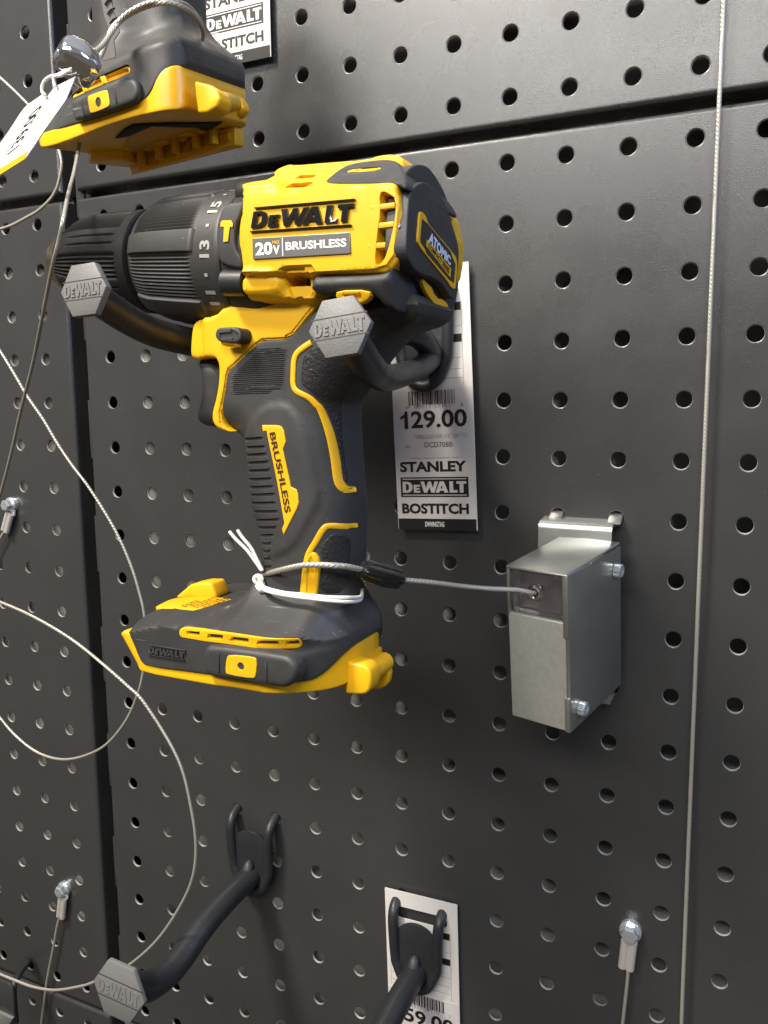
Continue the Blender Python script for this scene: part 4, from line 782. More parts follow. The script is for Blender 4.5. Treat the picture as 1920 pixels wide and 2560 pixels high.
prof = [(10.6, 10.4), (10.9, 11.4), (12, 12.4)] + [(s, float(np.interp(s, [12, 16, 20, 24, 30, 40, 51], [12.4, 14.4, 15.9, 16.8, 17.5, 17.9, 18.2]))) for s in list(np.arange(12.5, 22, .9)) + list(np.arange(22, 46, 2.5)) + [46, 46.5, 47, 47.5, 48.5]] + [(50.6, 18.3), (51.2, 17.6), (51.4, 16.6), (55, 16.6)]
lathe(mb, AO, AU, prof, 'chuck', 432, fch); mb.build("chuck_sleeve", root)
pc2 = [math.radians(9 + 60 * k) for k in range(6)]
def fco(s, r, th):
    k = sst((s - 54.5) / 1.0) * sst((82.5 - s) / 1.2)
    p = pads(th, pc2, math.radians(9.5), math.radians(1.6))
    pk = p * sst((84.0 - s) / 1.0) * sst((s - 53.5) / 1)
    rid = (0.5 + 0.5 * np.cos(108 * th)) * (1 - p) * k
    return r - rid * .7 - (1 - p) * k * .1 + pk * .9
prof = [(53.2, 16.0), (53.3, 17.9), (53.8, 18.6)] + [(s, float(np.interp(s, [53.8, 56, 60, 70, 84, 94], [18.6, 19.6, 20.8, 21.7, 22.5, 23.2]))) for s in [54.4, 55, 55.6, 56.5, 58, 60, 64, 68, 72, 76, 79, 81, 82, 82.8, 83.4, 84, 84.6, 86, 89, 92, 94]] + [(94.6, 22.8), (94.8, 21.0), (98, 21.0)]
lathe(mb, AO, AU, prof, 'chuck', 648, fco)
ao = arr(AO); au = arr(AU) / np.linalg.norm(AU); ea = arr((0, -1.0, 0)); eb = np.cross(ea, au); eb = eb if eb[2] > 0 else -eb
def oncyl(s, th, r): return ao + au * s + (ea * math.cos(th) + eb * math.sin(th)) * r
def coltext(s_, thc, txt):
    v, f = text2d(txt, .03)
    lw = math.radians(13.5); hh = 3.9
    mb.add([oncyl(s_ + hh * (.5 - b), thc + (a - .5) * lw, float(np.interp(s_, [84, 94], [22.5, 23.2])) + .2) for a, b in v], f, 'pale_ink')
for t_, txt in ((39, "15"), (1.5, "13"), (-38, "11"), (76, "17")): coltext(89.0, math.radians(t_), txt)
for t_ in (20.5, -18.5, 57, -57):
    a0 = math.radians(t_); dA = math.radians(1.3)
    mb.add([oncyl(88.3, a0 - dA, 23.0), oncyl(89.6, a0 - dA, 23.1), oncyl(89.6, a0 + dA, 23.1), oncyl(88.3, a0 + dA, 23.0)], [(0, 1, 2, 3)], 'pale_ink')
mb.build("torque_collar", root)
mb = MB(); lathe(mb, AO, AU, [(94.9, 20.0), (95.0, 22.6), (95.6, 23.4), (103, 24.0), (106, 24.0), (112, 23)], 'black_plastic', 96)
gc = mb.build("gear_case", root)
def Dg(x, z): return 139.0 - 0.010 * (vax(x, z) - 4) ** 2
mb = MB(); plate(mb, T['gearplate'], Dg, lambda x, z: np.full(len(x), 124.0), 'rubber', r=.9, res=.9, smooth=1)
hp = [(x, -139.35 + .010 * (z - (23.8 - .068 * (x + 74)) - 4) ** 2, z) for x, z in T['hammer']]
tri = tessellate_polygon([[Vector((p[0], p[2], 0)) for p in hp]]); mb.add(hp, tri, 'yellow')
mb.build("mode_plate", gc)
for nm, d_, r_ in (("post1", 126.5, 3.6), ("post2", 135.0, 4.2)):
    (xa, za), (xb, zb) = T[nm]
    mb = MB(); lathe(mb, (xa + .6, -d_, za), (1, 0, -.068), [(0, .9), (.05, r_ * .62), (.5, r_ * .86), (1.2, r_), (9, r_)], 'black_plastic', 28); mb.build("screw_boss", gc)
# trigger, direction switch
mb = MB(); Dt = lambda x, z: np.full(len(x), 124.5)
plate(mb, T['trigger'], Dt, mir(Dt), 'rubber', r=6.0, res=1.0, smooth=2, rback=6.0); mb.build("trigger", root)
mb = MB(); Ds = lambda x, z: np.full(len(x), 137.0)
plate(mb, T['switch'], Ds, lambda x, z: np.full(len(x), 118.0), 'rubber', r=.7, res=.6, smooth=2, dets=[(T['arrow'], -.55, .35)]); mb.build("direction_switch", root)
# ------------------------------------------------------------------ grip
L_ = [(x - 2.7, z) if 29 <= i <= 37 else (x, z) for i, (x, z) in enumerate(T['grip'])]
_rz = arr(sorted([(z, x) for x, z in L_[29:38]])); 
def inset(pts): return [(min(x, float(np.interp(z, _rz[:, 0], _rz[:, 1])) - .35) if z < -14 else x, z) for x, z in pts]
front = L_[17:28]; rearp = L_[29:40]
rp = [(-130, 10), (-130, -36.0), (-66, -36.2)] + front + [(front[-1][0], -125), (rearp[0][0], -125)] + rearp + [(16, -3.6), (60, 0), (60, 10)]
RP = chaikin(rp, 1)
def Dgrip(x, z):
    P = np.stack([x, z], 1); s = np.maximum(sdf(P, RP), 0); r = 13.0; k = np.clip(s, 0, r)
    top = 131.0 - 1.0 * sst((-34 - z) / 20) - 0.8 * sst((-60 - z) / 25)
    return top - (r - np.sqrt(np.maximum(r * r - (r - k) ** 2, 0))) + 0.8 * sst(sdf(P, FAC) / 2.2 + .5)
FAC = chaikin(T['facet'], 1)
gr = []
for (xa, za, xb, zb) in T['ribs']: gr.append(((xa, za), (xb, zb), .50, -1.0))
rd = T['ridges']; zs = np.linspace(max(p[1] for p in rd) - .6, min(p[1] for p in rd) + .6, 23)
for z in zs:                                   # horizontal ribs on the side panel, clipped to its outline
    xs = np.linspace(min(p[0] for p in rd), max(p[0] for p in rd), 160); ok = sdf(np.stack([xs, np.full(160, z) + (xs + 56) * .02], 1), rd) > 0
    if ok.any():
        xa, xb = xs[ok][0], xs[ok][-1]; gr.append(((xa, z + (xa + 56) * .02), (xb, z + (xb + 56) * .02), .21, -.42))
mb = MB(); plate(mb, L_, Dgrip, mir(Dgrip), 'rubber', r=.5, res=.95, smooth=1, grooves=gr, rback=.5, dets=[(FAC, 0.0, 2.2)])
grip = mb.build("grip", root)
def ribbon(pts, w, h, m='yellow'):
    q = spline(pts, 5); q = q[:, [0, 2]] if q.shape[1] == 3 else q
    t = np.gradient(q, axis=0); t /= np.maximum(np.linalg.norm(t, axis=1, keepdims=True), 1e-9); n_ = np.stack([-t[:, 1], t[:, 0]], 1)
    cs = [(-.5, -.8), (-.5, .55), (-.36, .9), (0, 1.0), (.36, .9), (.5, .55), (.5, -.8)]; vs = []
    for i in range(len(q)):
        for (a, b) in cs:
            p = q[i] + n_[i] * a * w; d = float(Dgrip(arr([p[0]]), arr([p[1]]))[0]); vs.append((p[0], -(d + b * h), p[1]))
    k = len(cs); fs = []
    for i in range(len(q) - 1):
        for j in range(k - 1): fs.append((i * k + j, i * k + j + 1, (i + 1) * k + j + 1, (i + 1) * k + j))
    fs.append(tuple(range(k))); fs.append(tuple((len(q) - 1) * k + j for j in range(k)))
    mb = MB(); mb.add(vs, fs, m); return mb
ribbon(inset(T['piping1']), 1.75, .55).build("piping", grip); ribbon(inset(T['piping2']), 1.75, .55).build("piping", grip)
mb = MB(); g1 = lambda x, z: Dgrip(x, z) + 1.0
yf_ = arr(T['yfill']); c_ = yf_.mean(0)
plate(mb, T['yfill'], g1, lambda x, z: Dgrip(x, z) - 1.5, 'yellow', r=.4, res=.7, smooth=1, dets=[([tuple(c_ + (p - c_) * arr((.45, .8))) for p in yf_], -.5, .4)]); mb.build("yellow_panel", grip)
for nm in ("texA", "texB"):
    mb = MB(); plate(mb, inset(T[nm]), lambda x, z: Dgrip(x, z) + .35, lambda x, z: Dgrip(x, z) - 1.0, 'leather', r=.35, res=1.1, smooth=1); mb.build("textured_pad", grip)
mb = MB(); plate(mb, T['badge'], lambda x, z: Dgrip(x, z) + .3, lambda x, z: Dgrip(x, z) - 1.0, 'yellow', r=.25, res=.8, smooth=0)
q = T['badgetxt']; v, f = text2d("BRUSHLESS", .02); a0 = arr(q)
P2 = [a0[3] * 0 + (a0[0] * (1 - a) + a0[1] * a) * (1 - b) + (a0[3] * (1 - a) + a0[2] * a) * b for a, b in v]
P2 = arr(P2); dd = Dgrip(P2[:, 0], P2[:, 1]) + .5
mb.add([(x, -d, z) for (x, z), d in zip(P2, dd)], f, 'brown_ink'); mb.build("grip_badge", grip, angle=20)
# ------------------------------------------------------------------ foot
cre = arr(sorted(T['crease'])); 
def zc(x): return np.interp(x, cre[:, 0], cre[:, 1])
top = arr([(-108, -103.5), (-98, -100.5), (-84, -97.2), (-66, -96.0), (-58, -95.3), (-55, -92), (-50, -87.0), (-14, -87.0), (-8, -92)])
footpoly = [(-90.0, -102.9), (-90.6, -101.2), (-87.5, -98.6), (-83, -97.2), (-66, -96.4), (-57.5, -94.8), (-52.5, -90.5), (-50.2, -86.0), (-17.4, -86.0), (-17.2, -92), (-16.0, -96.5), (-13.2, -101.0), (-12.6, -103.8), (-13.2, -105.0), (-15.0, -107.2), (-17.0, -110.2), (-19.6, -112.9), (-22.1, -113.9), (-30.6, -114.0), (-57.0, -114.2), (-82.0, -115.0), (-85.6, -113.0)]
frp = [(-94.5, -103.5), (-94, -101), (-88, -90), (-60, -80), (-16.6, -80), (-16.5, -92), (-15.4, -96.5), (-12.4, -101.5), (-11.8, -105), (-11.8, -135), (-82, -135), (-89, -113)]
FRP = chaikin(frp, 1)
def Dfoot(x, z):
    zz = zc(x); t = np.clip((z - zz) / np.maximum(np.interp(x, top[:, 0], top[:, 1]) - zz, 1.0), 0, 1.3)
    led = 147.0 - 11.0 * np.clip(t, 0, 1)
    han = 128.5 + 18.5 * (1 - np.clip(t, 0, 1)) ** 1.75
    w = sst((x + 66) / 14.0); d = led * (1 - w) + han * w
    P = np.stack([x, z], 1); s = np.maximum(sdf(P, FRP), 0); rr_ = 13.0 + 17.0 * sst((-92 - z) / 12); w_ = sst((x + 75) / 30); r = rr_ * w_ + 7.0 * (1 - w_); k = np.clip(s, 0, r)
    return np.maximum(d - (r - np.sqrt(np.maximum(r * r - (r - k) ** 2, 0))), D0 + 4)
mb = MB(); lp = T['footlogo']
plate(mb, footpoly, Dfoot, mir(Dfoot), 'rubber_foot', r=.8, res=.95, smooth=1, rback=.8, dets=[(chaikin(T['ventslot'], 1), -1.2, .5)])
Q = [(x, -147.3, z) for x, z in lp]
put_polys(mb, logo2d(), Q, 'rubber_foot', .35, .6)
foot = mb.build("foot", root)
mb = MB(); D1 = lambda x, z: np.minimum(Dfoot(x, z) + .2, 147.3)
plate(mb, T['ventslot'], D1, lambda x, z: Dfoot(x, z) - 4, 'yellow', r=.4, res=.7, smooth=1, dets=[(T['vs%d' % i], -1.8, .4) for i in range(5)])
for i in range(5):
    q = arr(T['vs%d' % i]); c_ = q.mean(0); q2 = c_ + (q - c_) * arr((.62, .6)) + arr((.25, .1)); dd = D1(q2[:, 0], q2[:, 1]) - 1.55; mb.add([(x, -d_, z) for (x, z), d_ in zip(q2, dd)], [tuple(range(len(q2)))], 'black_and_shade')  # dark quads paint the shade inside the slots
mb.build("vent_bar", foot)
mb = MB(); D2 = lambda x, z: np.full(len(x), 149.6)
plate(mb, T['bumper'], D2, lambda x, z: np.full(len(x), 144.0), 'rubber_foot', r=1.9, res=.8, smooth=2)
for nm in ('bl1', 'bl2'):
    (xa, za), (xb, zb) = T[nm]; box(mb, (xa - .3, -150.0, zb), (xa + .3, -149.4, za), 'rubber_foot', .15)
bump = mb.build("side_bumper", root)
mb = MB(); (hx, hz) = T['bumphole'][0]
plate(mb, T['bumpsq'], lambda x, z: np.full(len(x), 149.95), lambda x, z: np.full(len(x), 148.0), 'yellow', r=.25, res=.55, smooth=1, dets=[([(hx + 1.15 * math.cos(t), hz + 1.15 * math.sin(t)) for t in np.linspace(0, 2 * math.pi, 18)[:-1]], -1.5, .35)]); mb.build("screw_pad", bump)
# yellow rim round the battery seat
rim = [(-94.2, -105.2), (-92.6, -106.6), (-87.2, -115.4), (-84.6, -117.7), (-59.4, -117.8), (-27.4, -118.0), (-20, -118.2), (-16.5, -118.2), (-14.2, -117.6), (-13.4, -114), (-13.4, -104.6), (-16, -103.8), (-40, -108), (-80, -108), (-91, -103.0)]
rrp = [(-96, -104.8), (-93.8, -107), (-88, -115.6), (-85, -140), (-13.2, -140), (-13.2, -90), (-98, -90)]
def Drim(x, z):
    P = np.stack([x, z], 1); s = np.maximum(sdf(P, rrp), 0); w_ = sst((x + 75) / 30); r = 30.0 * w_ + 3.5 * (1 - w_); k = np.clip(s, 0, r)
    return 146.3 - (r - np.sqrt(np.maximum(r * r - (r - k) ** 2, 0)))
mb = MB(); plate(mb, rim, Drim, mir(Drim), 'yellow_gloss', r=.7, res=1.1, smooth=1, rback=.7); mb.build("battery_seat", root)
mb = MB()
mb2 = MB(); prism(mb2, T['earnear'], (0, 8.0, 0), 'yellow_gloss', 1.1, 4); mb2.build("latch_ear", root)
mb2 = MB(); prism(mb2, T['earfar'], (0, 4.0, 0), 'yellow_gloss', 1.1, 4); mb2.build("latch_ear", root)
mb2 = MB(); lathe(mb2, (-11.8, -121, -117.0), (0, 1, 0), [(0, 3.4), (18, 3.4)], 'yellow_gloss', 28); mb2.build("latch_roller", root)
mb2 = MB(); box(mb2, (-22, -122, -122), (-13.5, -101, -112.2), 'yellow_gloss', .8); mb2.build("latch_block", root)
# lamp housing on top of the foot's nose
l3 = T['ledtop3']; mb = MB(); prism(mb, [(x, y, z + .2) for x, y, z in chaikin(arr(l3), 1)], (0, 0, -1.3), 'yellow', .35)
mb.build("lamp_base", foot)
mb = MB(); fin = T['ledfin']
def zled(x, y):     # the plate's plane, fitted
    M = np.c_[arr(l3)[:, 0], arr(l3)[:, 1], np.ones(len(l3))]; c = np.linalg.lstsq(M, arr(l3)[:, 2], rcond=None)[0]; return c[0] * x + c[1] * y + c[2]
prism(mb, [(x, -118, z) for x, z in fin], (0, 9, 0), 'yellow', 1.3, 3); mb.build("lamp_hood", foot)
mb = MB()
for k in range(8):
    x = -66.0 - k * 1.75; n_ = [6, 7, 7, 6, 5, 6, 4, 4][k]; y = -132.5 + (k % 3) * .8
    for j in range(n_):
        w_ = 1.3 + ((k * 7 + j * 5) % 4) * .35
        mb.add([(x, y, zled(x, y) + .32), (x + .55, y, zled(x + .55, y) + .32), (x + .55, y + w_, zled(x + .55, y + w_) + .32), (x, y + w_, zled(x, y + w_) + .32)], [(0, 1, 2, 3)], 'brown_ink'); y += w_ + .5
mb.build("fine_print", foot)
# ------------------------------------------------------------------ the tool hanging above, cut by the frame
root = empty("cordless_tool", "yellow and black tool hanging at the top, only its foot and lower grip in view", "power tool", (-115, -78, 90))
def tilt(v):                                   # it hangs turned and rolled: the far side sits higher and further left
    x, y, z = v; t = (110.0 + y) / 64.0; return (x - 10.5 * t - 2.4, y, z + 13.0 * t + 1.2)
UM = 78.0
def umir(f): return lambda x, z: 2 * UM - f(x, z)
def Durim(x, z):
    P = np.stack([x, z], 1); s = np.maximum(sdf(P, [(-159, 60), (-85, 60), (-85, 130), (-159, 130)]), 0); r = 11.0; k = np.clip(s, 0, r)
    return 110.0 - (r - np.sqrt(np.maximum(r * r - (r - k) ** 2, 0)))
ur = [(-157.4, 76.8), (-156.6, 74.5), (-152.5, 72.0), (-141.8, 72.4), (-123.2, 75.2), (-116.9, 76.0), (-104.5, 77.0), (-94.4, 77.0), (-86, 77.4), (-85.6, 80), (-85.6, 92.5), (-90.5, 92.0), (-94.2, 89.5), (-98.0, 84.5), (-101, 82.6), (-104.3, 81.6), (-126.1, 79.4), (-152, 77.6)]
mb = MB(); plate(mb, ur, Durim, umir(Durim), 'yellow_gloss', r=.7, res=1.3, smooth=1, rback=.7); mb.build("battery_seat", root, xf=tilt)
cz = arr([(-160, 84), (-145, 89.5), (-130, 93.5), (-108, 97.0), (-96, 98.5), (-80, 100)])
def Dub(x, z):
    zz = np.interp(x, cz[:, 0], cz[:, 1]); t = np.clip((z - zz) / 12.0, 0, 1.6)
    d = 110.4 - 7.0 * np.clip(t, 0, 1.2) * (1 - sst((x + 120) / 15)) - 14.0 * sst(np.clip(t, 0, 1)) * sst((x + 120) / 15)
    P = np.stack([x, z], 1); s = np.maximum(sdf(P, [(-158, 60), (-84.5, 60), (-84.5, 104), (-95, 115), (-95, 140), (-137, 140), (-137, 95), (-158, 80)]), 0); r = 13.0; k = np.clip(s, 0, r)
    return np.maximum(d - (r - np.sqrt(np.maximum(r * r - (r - k) ** 2, 0))), UM + 3)
ub = [(-155.4, 77.8), (-154, 80.2), (-146, 86.5), (-137, 93.2), (-134.0, 96.0), (-134.5, 102), (-131, 112), (-129, 150), (-96, 150), (-96.5, 118), (-94, 110), (-88, 103.5), (-85.4, 99.0), (-85.2, 92.0), (-90.3, 91.2), (-93.4, 89.0), (-97.2, 83.8), (-100, 82.0), (-104.3, 81.0), (-126.1, 78.6), (-152.2, 76.9)]
mb = MB(); plate(mb, ub, Dub, umir(Dub), 'rubber_foot', r=.8, res=1.1, smooth=1, rback=.8, dets=[(chaikin(T['u_slot'], 1), -2.2, .6)]); uf = mb.build("foot", root, xf=tilt)
mb = MB(); sl = arr(T['u_slot']); 
plate(mb, T['u_slot'], lambda x, z: Dub(x, z) - .8, lambda x, z: Dub(x, z) - 5, 'yellow', r=.4, res=.8, smooth=1, dets=[([tuple(sl.mean(0) + (p - sl.mean(0)) * arr((.9, .62))) for p in sl], -1.2, .5)])
for f_ in (.3, .62): 
    a = sl[0] * (1 - f_) + sl[1] * f_; b = sl[5] * (1 - f_) + sl[4] * f_
    prism(mb, [(a[0] - 1.2, -110.2, a[1]), (a[0] + 1.2, -110.2, a[1]), (b[0] + 1.2, -110.2, b[1]), (b[0] - 1.2, -110.2, b[1])], (0, 2, 0), 'yellow', .2)
mb.build("vent_bar", uf, xf=tilt)
mb = MB(); plate(mb, T['u_bump'], const(113.4), const(107.0), 'rubber_foot', r=1.8, res=.9, smooth=2)
for nm in ('u_b1', 'u_b2'):
    (xa, za), (xb, zb) = T[nm]; prism(mb, [(xa - .3, -113.7, za), (xa + .3, -113.7, za), (xb + .3, -113.7, zb), (xb - .3, -113.7, zb)], (0, .6, 0), 'black_plastic', .1)
bp_ = mb.build("side_bumper", root, xf=tilt)
(hx, hz) = T['u_hole'][0]
mb = MB(); plate(mb, T['u_sq'], const(113.8), const(112.0), 'yellow', r=.25, res=.6, smooth=1, dets=[([(hx + 1.2 * math.cos(t), hz + 1.6 * math.sin(t)) for t in np.linspace(0, 2 * math.pi, 18)[:-1]], -1.5, .4)]); mb.build("screw_pad", bp_, xf=tilt)
# grip above the foot
mb = MB(); hgt = lambda x, z: 96.0 - 13.0 * (1 - np.sqrt(np.clip(1 - ((x + 114.0) / 20.5) ** 2, 0.02, 1)))
plate(mb, [(-131.5, 106), (-131.5, 165), (-96.5, 165), (-96.5, 112), (-100, 108.5), (-110, 108), (-120, 104.5)], hgt, umir(hgt), 'rubber', r=.6, res=1.2, smooth=1, rback=.6); ug = mb.build("grip", root, xf=tilt)
mb = MB(); plate(mb, [(-114, 110.0), (-112.2, 109.2), (-110.6, 110.0), (-112, 122), (-115.2, 165), (-120, 165), (-117, 124)], lambda x, z: hgt(x, z) + .7, lambda x, z: hgt(x, z) - 1, 'yellow', r=.4, res=.8, smooth=1); mb.build("yellow_panel", ug, xf=tilt)
mb = MB(); plate(mb, [(-110.2, 113.5), (-97.2, 112.5), (-97.0, 165), (-113, 165)], lambda x, z: hgt(x, z) + .4, lambda x, z: hgt(x, z) - 1, 'leather', r=.35, res=1.1, smooth=1); mb.build("textured_pad", ug, xf=tilt)
# underside: cavity, black contact cover
def und(x, y): return np.interp(x, [-157, -152.5, -141.8, -123, -104, -86], [74.5, 72.0, 72.4, 75.2, 77.0, 77.3])
mb = MB()
rail = [(-158, -44), (-146, -44), (-98, -44), (-98, -52), (-146, -52), (-158, -58)]
prism(mb, [(x, y, float(und(x, y)) + .3) for x, y in [(-154, -47), (-90, -47), (-90, -56), (-142, -56)]], (0, 0, -8.0), 'yellow_gloss', .8, 3)
for x in (-138, -128, -119, -108, -99):
    z = float(und(x, -57)); box(mb, (x - 1.0, -62.0, z - 6.2), (x + 1.0, -55.5, z + .2), 'yellow', .3); box(mb, (x + 1.6, -57.2, z - 5.6), (x + 6.4, -55.8, z - 2.0), 'shaded_yellow', .2)
prism(mb, [(x, y, float(und(x, y)) + .3) for x, y in [(-154, -47), (-142, -56), (-140, -72), (-146, -86), (-154, -78)]], (0, 0, -4.5), 'yellow_gloss', .6, 3)
for (x, y, a, b) in ((-132, -60, 6, 4), (-124, -62, 7, 6), (-116, -58, 5, 3), (-110, -64, 6, 5), (-104, -60, 4, 4)):
    z = float(und(x, y)) - .1
    box(mb, (x - a / 2, y - b / 2, z - 1.2), (x + a / 2, y + b / 2, z + 1), 'yellow', .3); box(mb, (x - a / 2 + 1, y - b / 2 + 1, z - 1.6), (x + a / 2 - 1, y + b / 2 - 1, z - 1.15), 'shaded_yellow', .1)
mb.build("seat_rails", root, xf=tilt)
mb = MB()
blk_ = [(-128, -92), (-118, -99), (-112, -101.5), (-88.5, -70), (-100, -60), (-103, -63), (-101, -70), (-109.5, -92), (-117, -90.5), (-119, -89.5), (-124, -88.5)]
prism(mb, [(x, y, float(und(x, y)) + .1) for x, y in blk_], (0, 0, -.7), 'black_and_shade', .15)
mb.build("contact_cover", root, xf=tilt)
mb = MB(); prism(mb, [(x, y, float(und(x, y)) + .05) for x, y in [(-124, -88), (-117, -90.2), (-109.8, -91.6), (-101.4, -70), (-103.4, -62.5), (-138, -60), (-136, -76)]], (0, 0, -.25), 'shaded_yellow', .05)  # flat plate, the shade of the recess is in its colour
mb.build("seat_recess", root, xf=tilt)
itl = lambda v: (v[0] + 9.0 * (110.0 + v[1]) / 64.0, v[1], v[2] - 11.0 * (110.0 + v[1]) / 64.0)
mb = MB(); prism(mb, T['u_earN'], (0, 8, 0), 'yellow_gloss', 1.1, 4); mb.build("latch_ear", root)
mb = MB(); prism(mb, T['u_earF'], (0, 5, 0), 'yellow_gloss', 1.1, 4); mb.build("latch_ear", root)
rl = T['u_roll']; mb = MB(); tube(mb, [tuple(arr(rl[0]) + arr((0, -4, 0))), rl[0], rl[1]], 3.4, 'yellow_gloss', 26); mb.build("latch_roller", root)
mb = MB(); st = arr(T['ustick'])
prism(mb, [tuple(p) for p in st], (0, .4, 0), 'label_grey')
for k in range(4):
    a_ = arr(at_[k]) if False else st[0] * (1 - k / 4) + st[2] * (k / 4) + arr((1.2, -.5, 0)); tube(mb, spline([a_, a_ + arr((1.6, 0, 1.2)), a_ + arr((3.4, 0, 1.4))], 4), .35, 'black_ink', 8)
mb.build("foil_sticker", root)
# ------------------------------------------------------------------ string tag, chrome clamp
H = [arr(p) for p in T['htag']]
root = empty("hang_tag", "white string tag reading 139.00 with yellow end, at the left edge", "price tag", tuple(H[0]))
mb = MB(); tip, notch, lft, lfo, br, bl, blo = H[:7]
n_ = np.cross(br - tip, lfo - tip); n_ /= np.linalg.norm(n_); n_ = n_ if n_[1] < 0 else -n_
prism(mb, [tip, H[7], H[8], H[9], br, blo, lfo, lft, notch], tuple(-n_ * .5), 'tag_white')
yl = [arr(p) + n_ * .12 for p in T['hyel']]; mb.add(yl, [(0, 1, 2, 3)], 'yellow')
q_ = [arr(p) for p in T['htxt']]; fl = 1 if np.dot(np.cross(q_[1] - q_[0], q_[3] - q_[0]), n_) > 0 else -1
put_text(mb, "139.00", q_, 'black_ink', .1 * fl, .008)
q2 = [arr(p) for p in T['htxt2']]; put_text(mb, "DCF809B", q2, 'grey_ink', .1 * fl)
e = (q_[1] - q_[0]); up_ = (q_[3] - q_[0]) / np.linalg.norm(q_[3] - q_[0]); o_ = q_[0] - up_ * 1.6
put_text(mb, "IMPACT DRIVER 1/4\" 20V", [o_, o_ + e * .9, o_ + e * .9 + up_ * 1.0, o_ + up_ * 1.0], 'pale_ink', .1 * fl)
x = 0.05; rnd = random.Random(5); o_ = q_[3] + up_ * .6
while x < .95:
    w_ = rnd.choice((.008, .014, .02)); a = o_ + e * x + n_ * .1; mb.add([a, a + e * w_, a + e * w_ + up_ * 2.0, a + up_ * 2.0], [(0, 1, 2, 3)], 'pale_ink'); x += w_ + rnd.choice((.012, .02))
mb.build("tag_card", root, angle=20)
mb = MB(); h2 = [arr(p) for p in T['htag2']]; prism(mb, h2, tuple(-n_ * .4), 'sticker'); mb.build("folded_flap", root)
mb = MB(); tube(mb, spline(T['hstring'], 6), .55, 'string', 10); tube(mb, spline(T['hstring2'], 6), .5, 'string', 10); mb.build("tie_string", root)
B = [arr(p) for p in T['ball']]
ax = arr((-.42, -.8, .45)); ax /= np.linalg.norm(ax)
root = empty("cable_clamp", "shiny chrome cable clamp above the string tag, beside the upper tool", "cable clamp", tuple(B[0]))
cB = arr(T['ball'][0]) + arr((-3.0, 4, 1.0))
mb = MB(); lathe(mb, cB - ax * 7, ax, [(0, 3.2), (.5, 5.0), (3, 6.4), (8, 6.6), (11, 5.9), (12.4, 4.9), (12.9, 3.8), (12.6, 2.9), (12.0, 2.6)], 'chrome', 48, rfun=lambda s, r, th: r - (.45 * (np.cos(6 * th) > .55) if 4 < s < 12.5 else 0) * np.ones(len(th)), caps=True)
lathe(mb, cB + ax * 5.05, ax, [(0, 2.55), (.2, 2.5)], 'brass', 24); mb.build("clamp_body", root)
mb = MB()
rope(mb, T['ucab1'] + [tuple(cB)], .95, 'wire'); mb.build("clamp_cable", root)
mb = MB(); rope(mb, T['ucab2'] + [tuple(cB - ax * 3 + arr((1, 0, -3)))], .85, 'wire'); mb.build("clamp_cable", root)
# ------------------------------------------------------------------ wire ropes
def cable(label, key, rad, grp="steel security cables", n=6):
    mb = MB(); rope(mb, T[key] if isinstance(key, str) else key, rad, 'wire', n); return tag(mb.build("security_cable", None), label, "cable", grp)
cable("straight steel cable hanging down the right side of the main panel", [(83.4, -5.0, 340), (84.3, -5.0, 150), (84.6, -5, 81), (85.4, -5, -60), (86.2, -5, -180), (87.2, -5, -300), (87.6, -5, -345), (89.0, -5, -600)], 0.95)
cable("steel cable running down from the upper tool past the chuck to the left edge", 'c2', 0.75)
cable("short curved steel cable below the hang tag, looping left out of frame", 'c3', 0.75)
cable("long steel cable bowing behind the drill's foot and back to the left edge", 'c4', 0.75)
cable("steel cable making the lowest big loop, passing behind the empty hook's cap", 'c5', 0.8)
cable("short steel cable entering behind the hang tag at the left edge", 'c7', 0.75)
def anchor(label, pts, rad, ry, lugw, luglen):
    p = [arr(q) for q in pts]; c = p[0]
    root = empty("cable_anchor", label, "cable anchor", tuple(c), "bolted cable anchors")
    mb = MB(); o = c.copy(); o[1] = -1.8
    lathe(mb, o, (0, -1, 0), [(-1.8, rad * 1.0), (0, rad), (.5, rad), (1.0, rad * .92), (1.4, rad * .80)], 'bolt', 40)
    fb = mb.build("flange_bolt", root, angle=25); mb = MB()
    lathe(mb, o, (0, -1, 0), [(1.2, rad * .80), (4.2, rad * .78), (4.9, rad * .68), (5.0, rad * .55), (4.7, 0.2)], 'bolt', 6)
    mb.build("hex_head", fb, angle=25)
    a, b = p[1], p[2]; d = (b - a); d[1] = 0; d /= np.linalg.norm(d); side = np.cross(d, (0, 1, 0)); side /= np.linalg.norm(side)
    mb = MB()
    for s_ in (-1, 1):
        q = [a - d * 1.0 + side * s_ * lugw * .26, b + side * s_ * lugw * .26]; q = [arr((v[0], -3.6, v[2])) for v in q]
        tube(mb, q, lugw * .29, 'lug', 16)
    prism(mb, [arr((v[0], -1.2, v[2])) for v in (c - side * rad * .9, c + side * rad * .9, a + side * lugw * .5, a - side * lugw * .5)], (0, -1.0, 0), 'lug', .2)
    mb.build("crimp_lug", root)
    mb = MB(); rope(mb, [arr((b[0], -3.6, b[2]))] + [arr((v[0], -4.0, v[2])) for v in p[3:]], .9, 'wire'); mb.build("anchor_cable", root)
anchor("zinc bolt with crimped cable at the lower right of the main panel", T['a3'], 5.0, 0, 6.6, 10)
anchor("zinc bolt with crimped cable at the lower left, above the bottom seam", T['a1'], 4.8, 0, 6.0, 10)
anchor("zinc bolt with crimp lug at the left edge, level with the drill's grip", T['a2'], 4.6, 0, 5.6, 10)
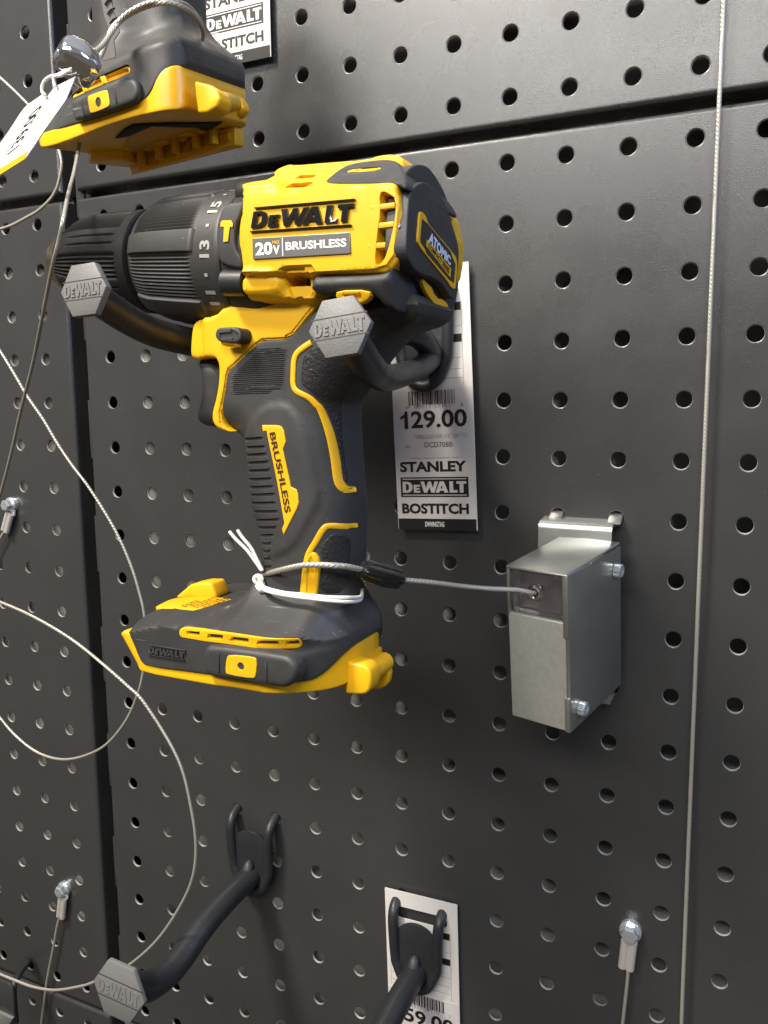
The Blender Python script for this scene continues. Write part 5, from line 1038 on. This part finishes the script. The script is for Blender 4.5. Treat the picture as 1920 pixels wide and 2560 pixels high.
# tether from the box to the drill's handle
tp = [arr(p) for p in T['tether']]
root = empty("tether_cable", "steel tether looped round the drill's handle with a black clamp, running to the silver box", "tether", tuple(tp[4]))
eye = arr(bx(13.6, -.6, 9.2)); inn = arr(bx(13.6, 7, 9.2))
mb = MB(); rope(mb, [inn, eye] + tp[1:6], 1.05, 'wire'); mb.build("tether_line", root)
loop = tp[7:] + [arr((-55.5, -111, -87.5)), arr((-53, -104, -86.5)), arr((-44, -97.5, -84.5)), arr((-30, -97.0, -81)), arr((-21, -99, -79.5)), arr((-17.0, -106, -80.5)), arr((-14.0, -112, -82.0))]
mb = MB(); rope(mb, [arr((-12.4, -113.5, -82.3))] + loop, 1.05, 'wire'); mb.build("handle_loop", root)
c0, c1 = tp[7], tp[5]; d = (c1 - c0); Lc = np.linalg.norm(d); d /= Lc
mb = MB(); lathe(mb, c0 - d * .2, d, [(0, 1.9), (.2, 2.7), (1.2, 3.1), (4.0, 3.6), (Lc * .6, 3.75), (Lc * .85, 3.5), (Lc - .8, 3.1), (Lc - .5, 2.5)], 'gloss_black', 40, rfun=lambda s, r, th: r * (1 - .10 * np.cos(4 * th)) - (.25 * (np.cos(8 * th) > .9)))
mb.build("black_clamp", root)
# white string round the handle
kn = [arr(p) for p in T['knot']]
root = empty("tie_string", "white cotton string knotted round the base of the drill's handle", "string", tuple(kn[1]))
bk_ = [arr((-17.6, -109, -91.2)), arr((-22, -100, -91.5)), arr((-34, -97, -92)), arr((-48, -100, -91.5)), arr((-53, -110, -90)), arr((-54.5, -120, -88.5))]
mb = MB(); tube(mb, spline([arr(p) for p in T['strA']] + bk_, 6), .62, 'string', 10); tube(mb, spline([arr(p) for p in T['strB']] + [b_ + arr((0, 0, 1.2)) for b_ in bk_], 6), .62, 'string', 10); mb.build("string_loop", root)
mb = MB(); k1 = kn[1]
tube(mb, spline([k1 + arr((1.6 * math.cos(t * 1.3), -1.2 * math.sin(t * 2.1), 2.6 * math.sin(t))) for t in np.linspace(0, 11, 26)], 4), .62, 'string', 10); mb.build("string_knot", root)
for nm in ('strE1', 'strE2'):
    mb = MB(); tube(mb, spline([arr(p) for p in T[nm]], 6), .62, 'string', 10, round_end=True); mb.build("string_end", root)
mb = MB(); prism(mb, T['beige'], (0, .8, 0), 'beige', .3); tag(mb.build("tag_stub"), "tiny beige tag corner beside the string knot", "tag")
# bottom left corner: a peg hook carrying a black backer plate
pg = [arr(p) for p in T['peg']]
root = empty("display_hook", "thin black peg hook at the bottom left corner over a dark plate", "hook", tuple(pg[0]), "black display hooks")
mb = MB(); tube(mb, spline([pg[0] + arr((0, 8, 0)), pg[0], pg[1], pg[1] * .5 + pg[2] * .5, pg[2] + arr((2.5, -3, -1)), pg[2] + arr((2.8, -5, -8)), pg[2] + arr((2.8, -5, -28))], 6), 2.3, 'tube', 14); mb.build("wire_loop", root)
mb = MB(); pb = [arr(p) for p in T['plateBL']]; prism(mb, [tuple(p) for p in pb], (0, 1.6, 0), 'panel', .4); mb.build("weld_plate", root)
mb = MB(); pb = [arr(p) for p in T['plateBL2']]; prism(mb, [tuple(p + arr((0, -1.5, 0))) for p in pb], (0, 3, 0), 'cap_face', .6); mb.build("hook_arm", root)
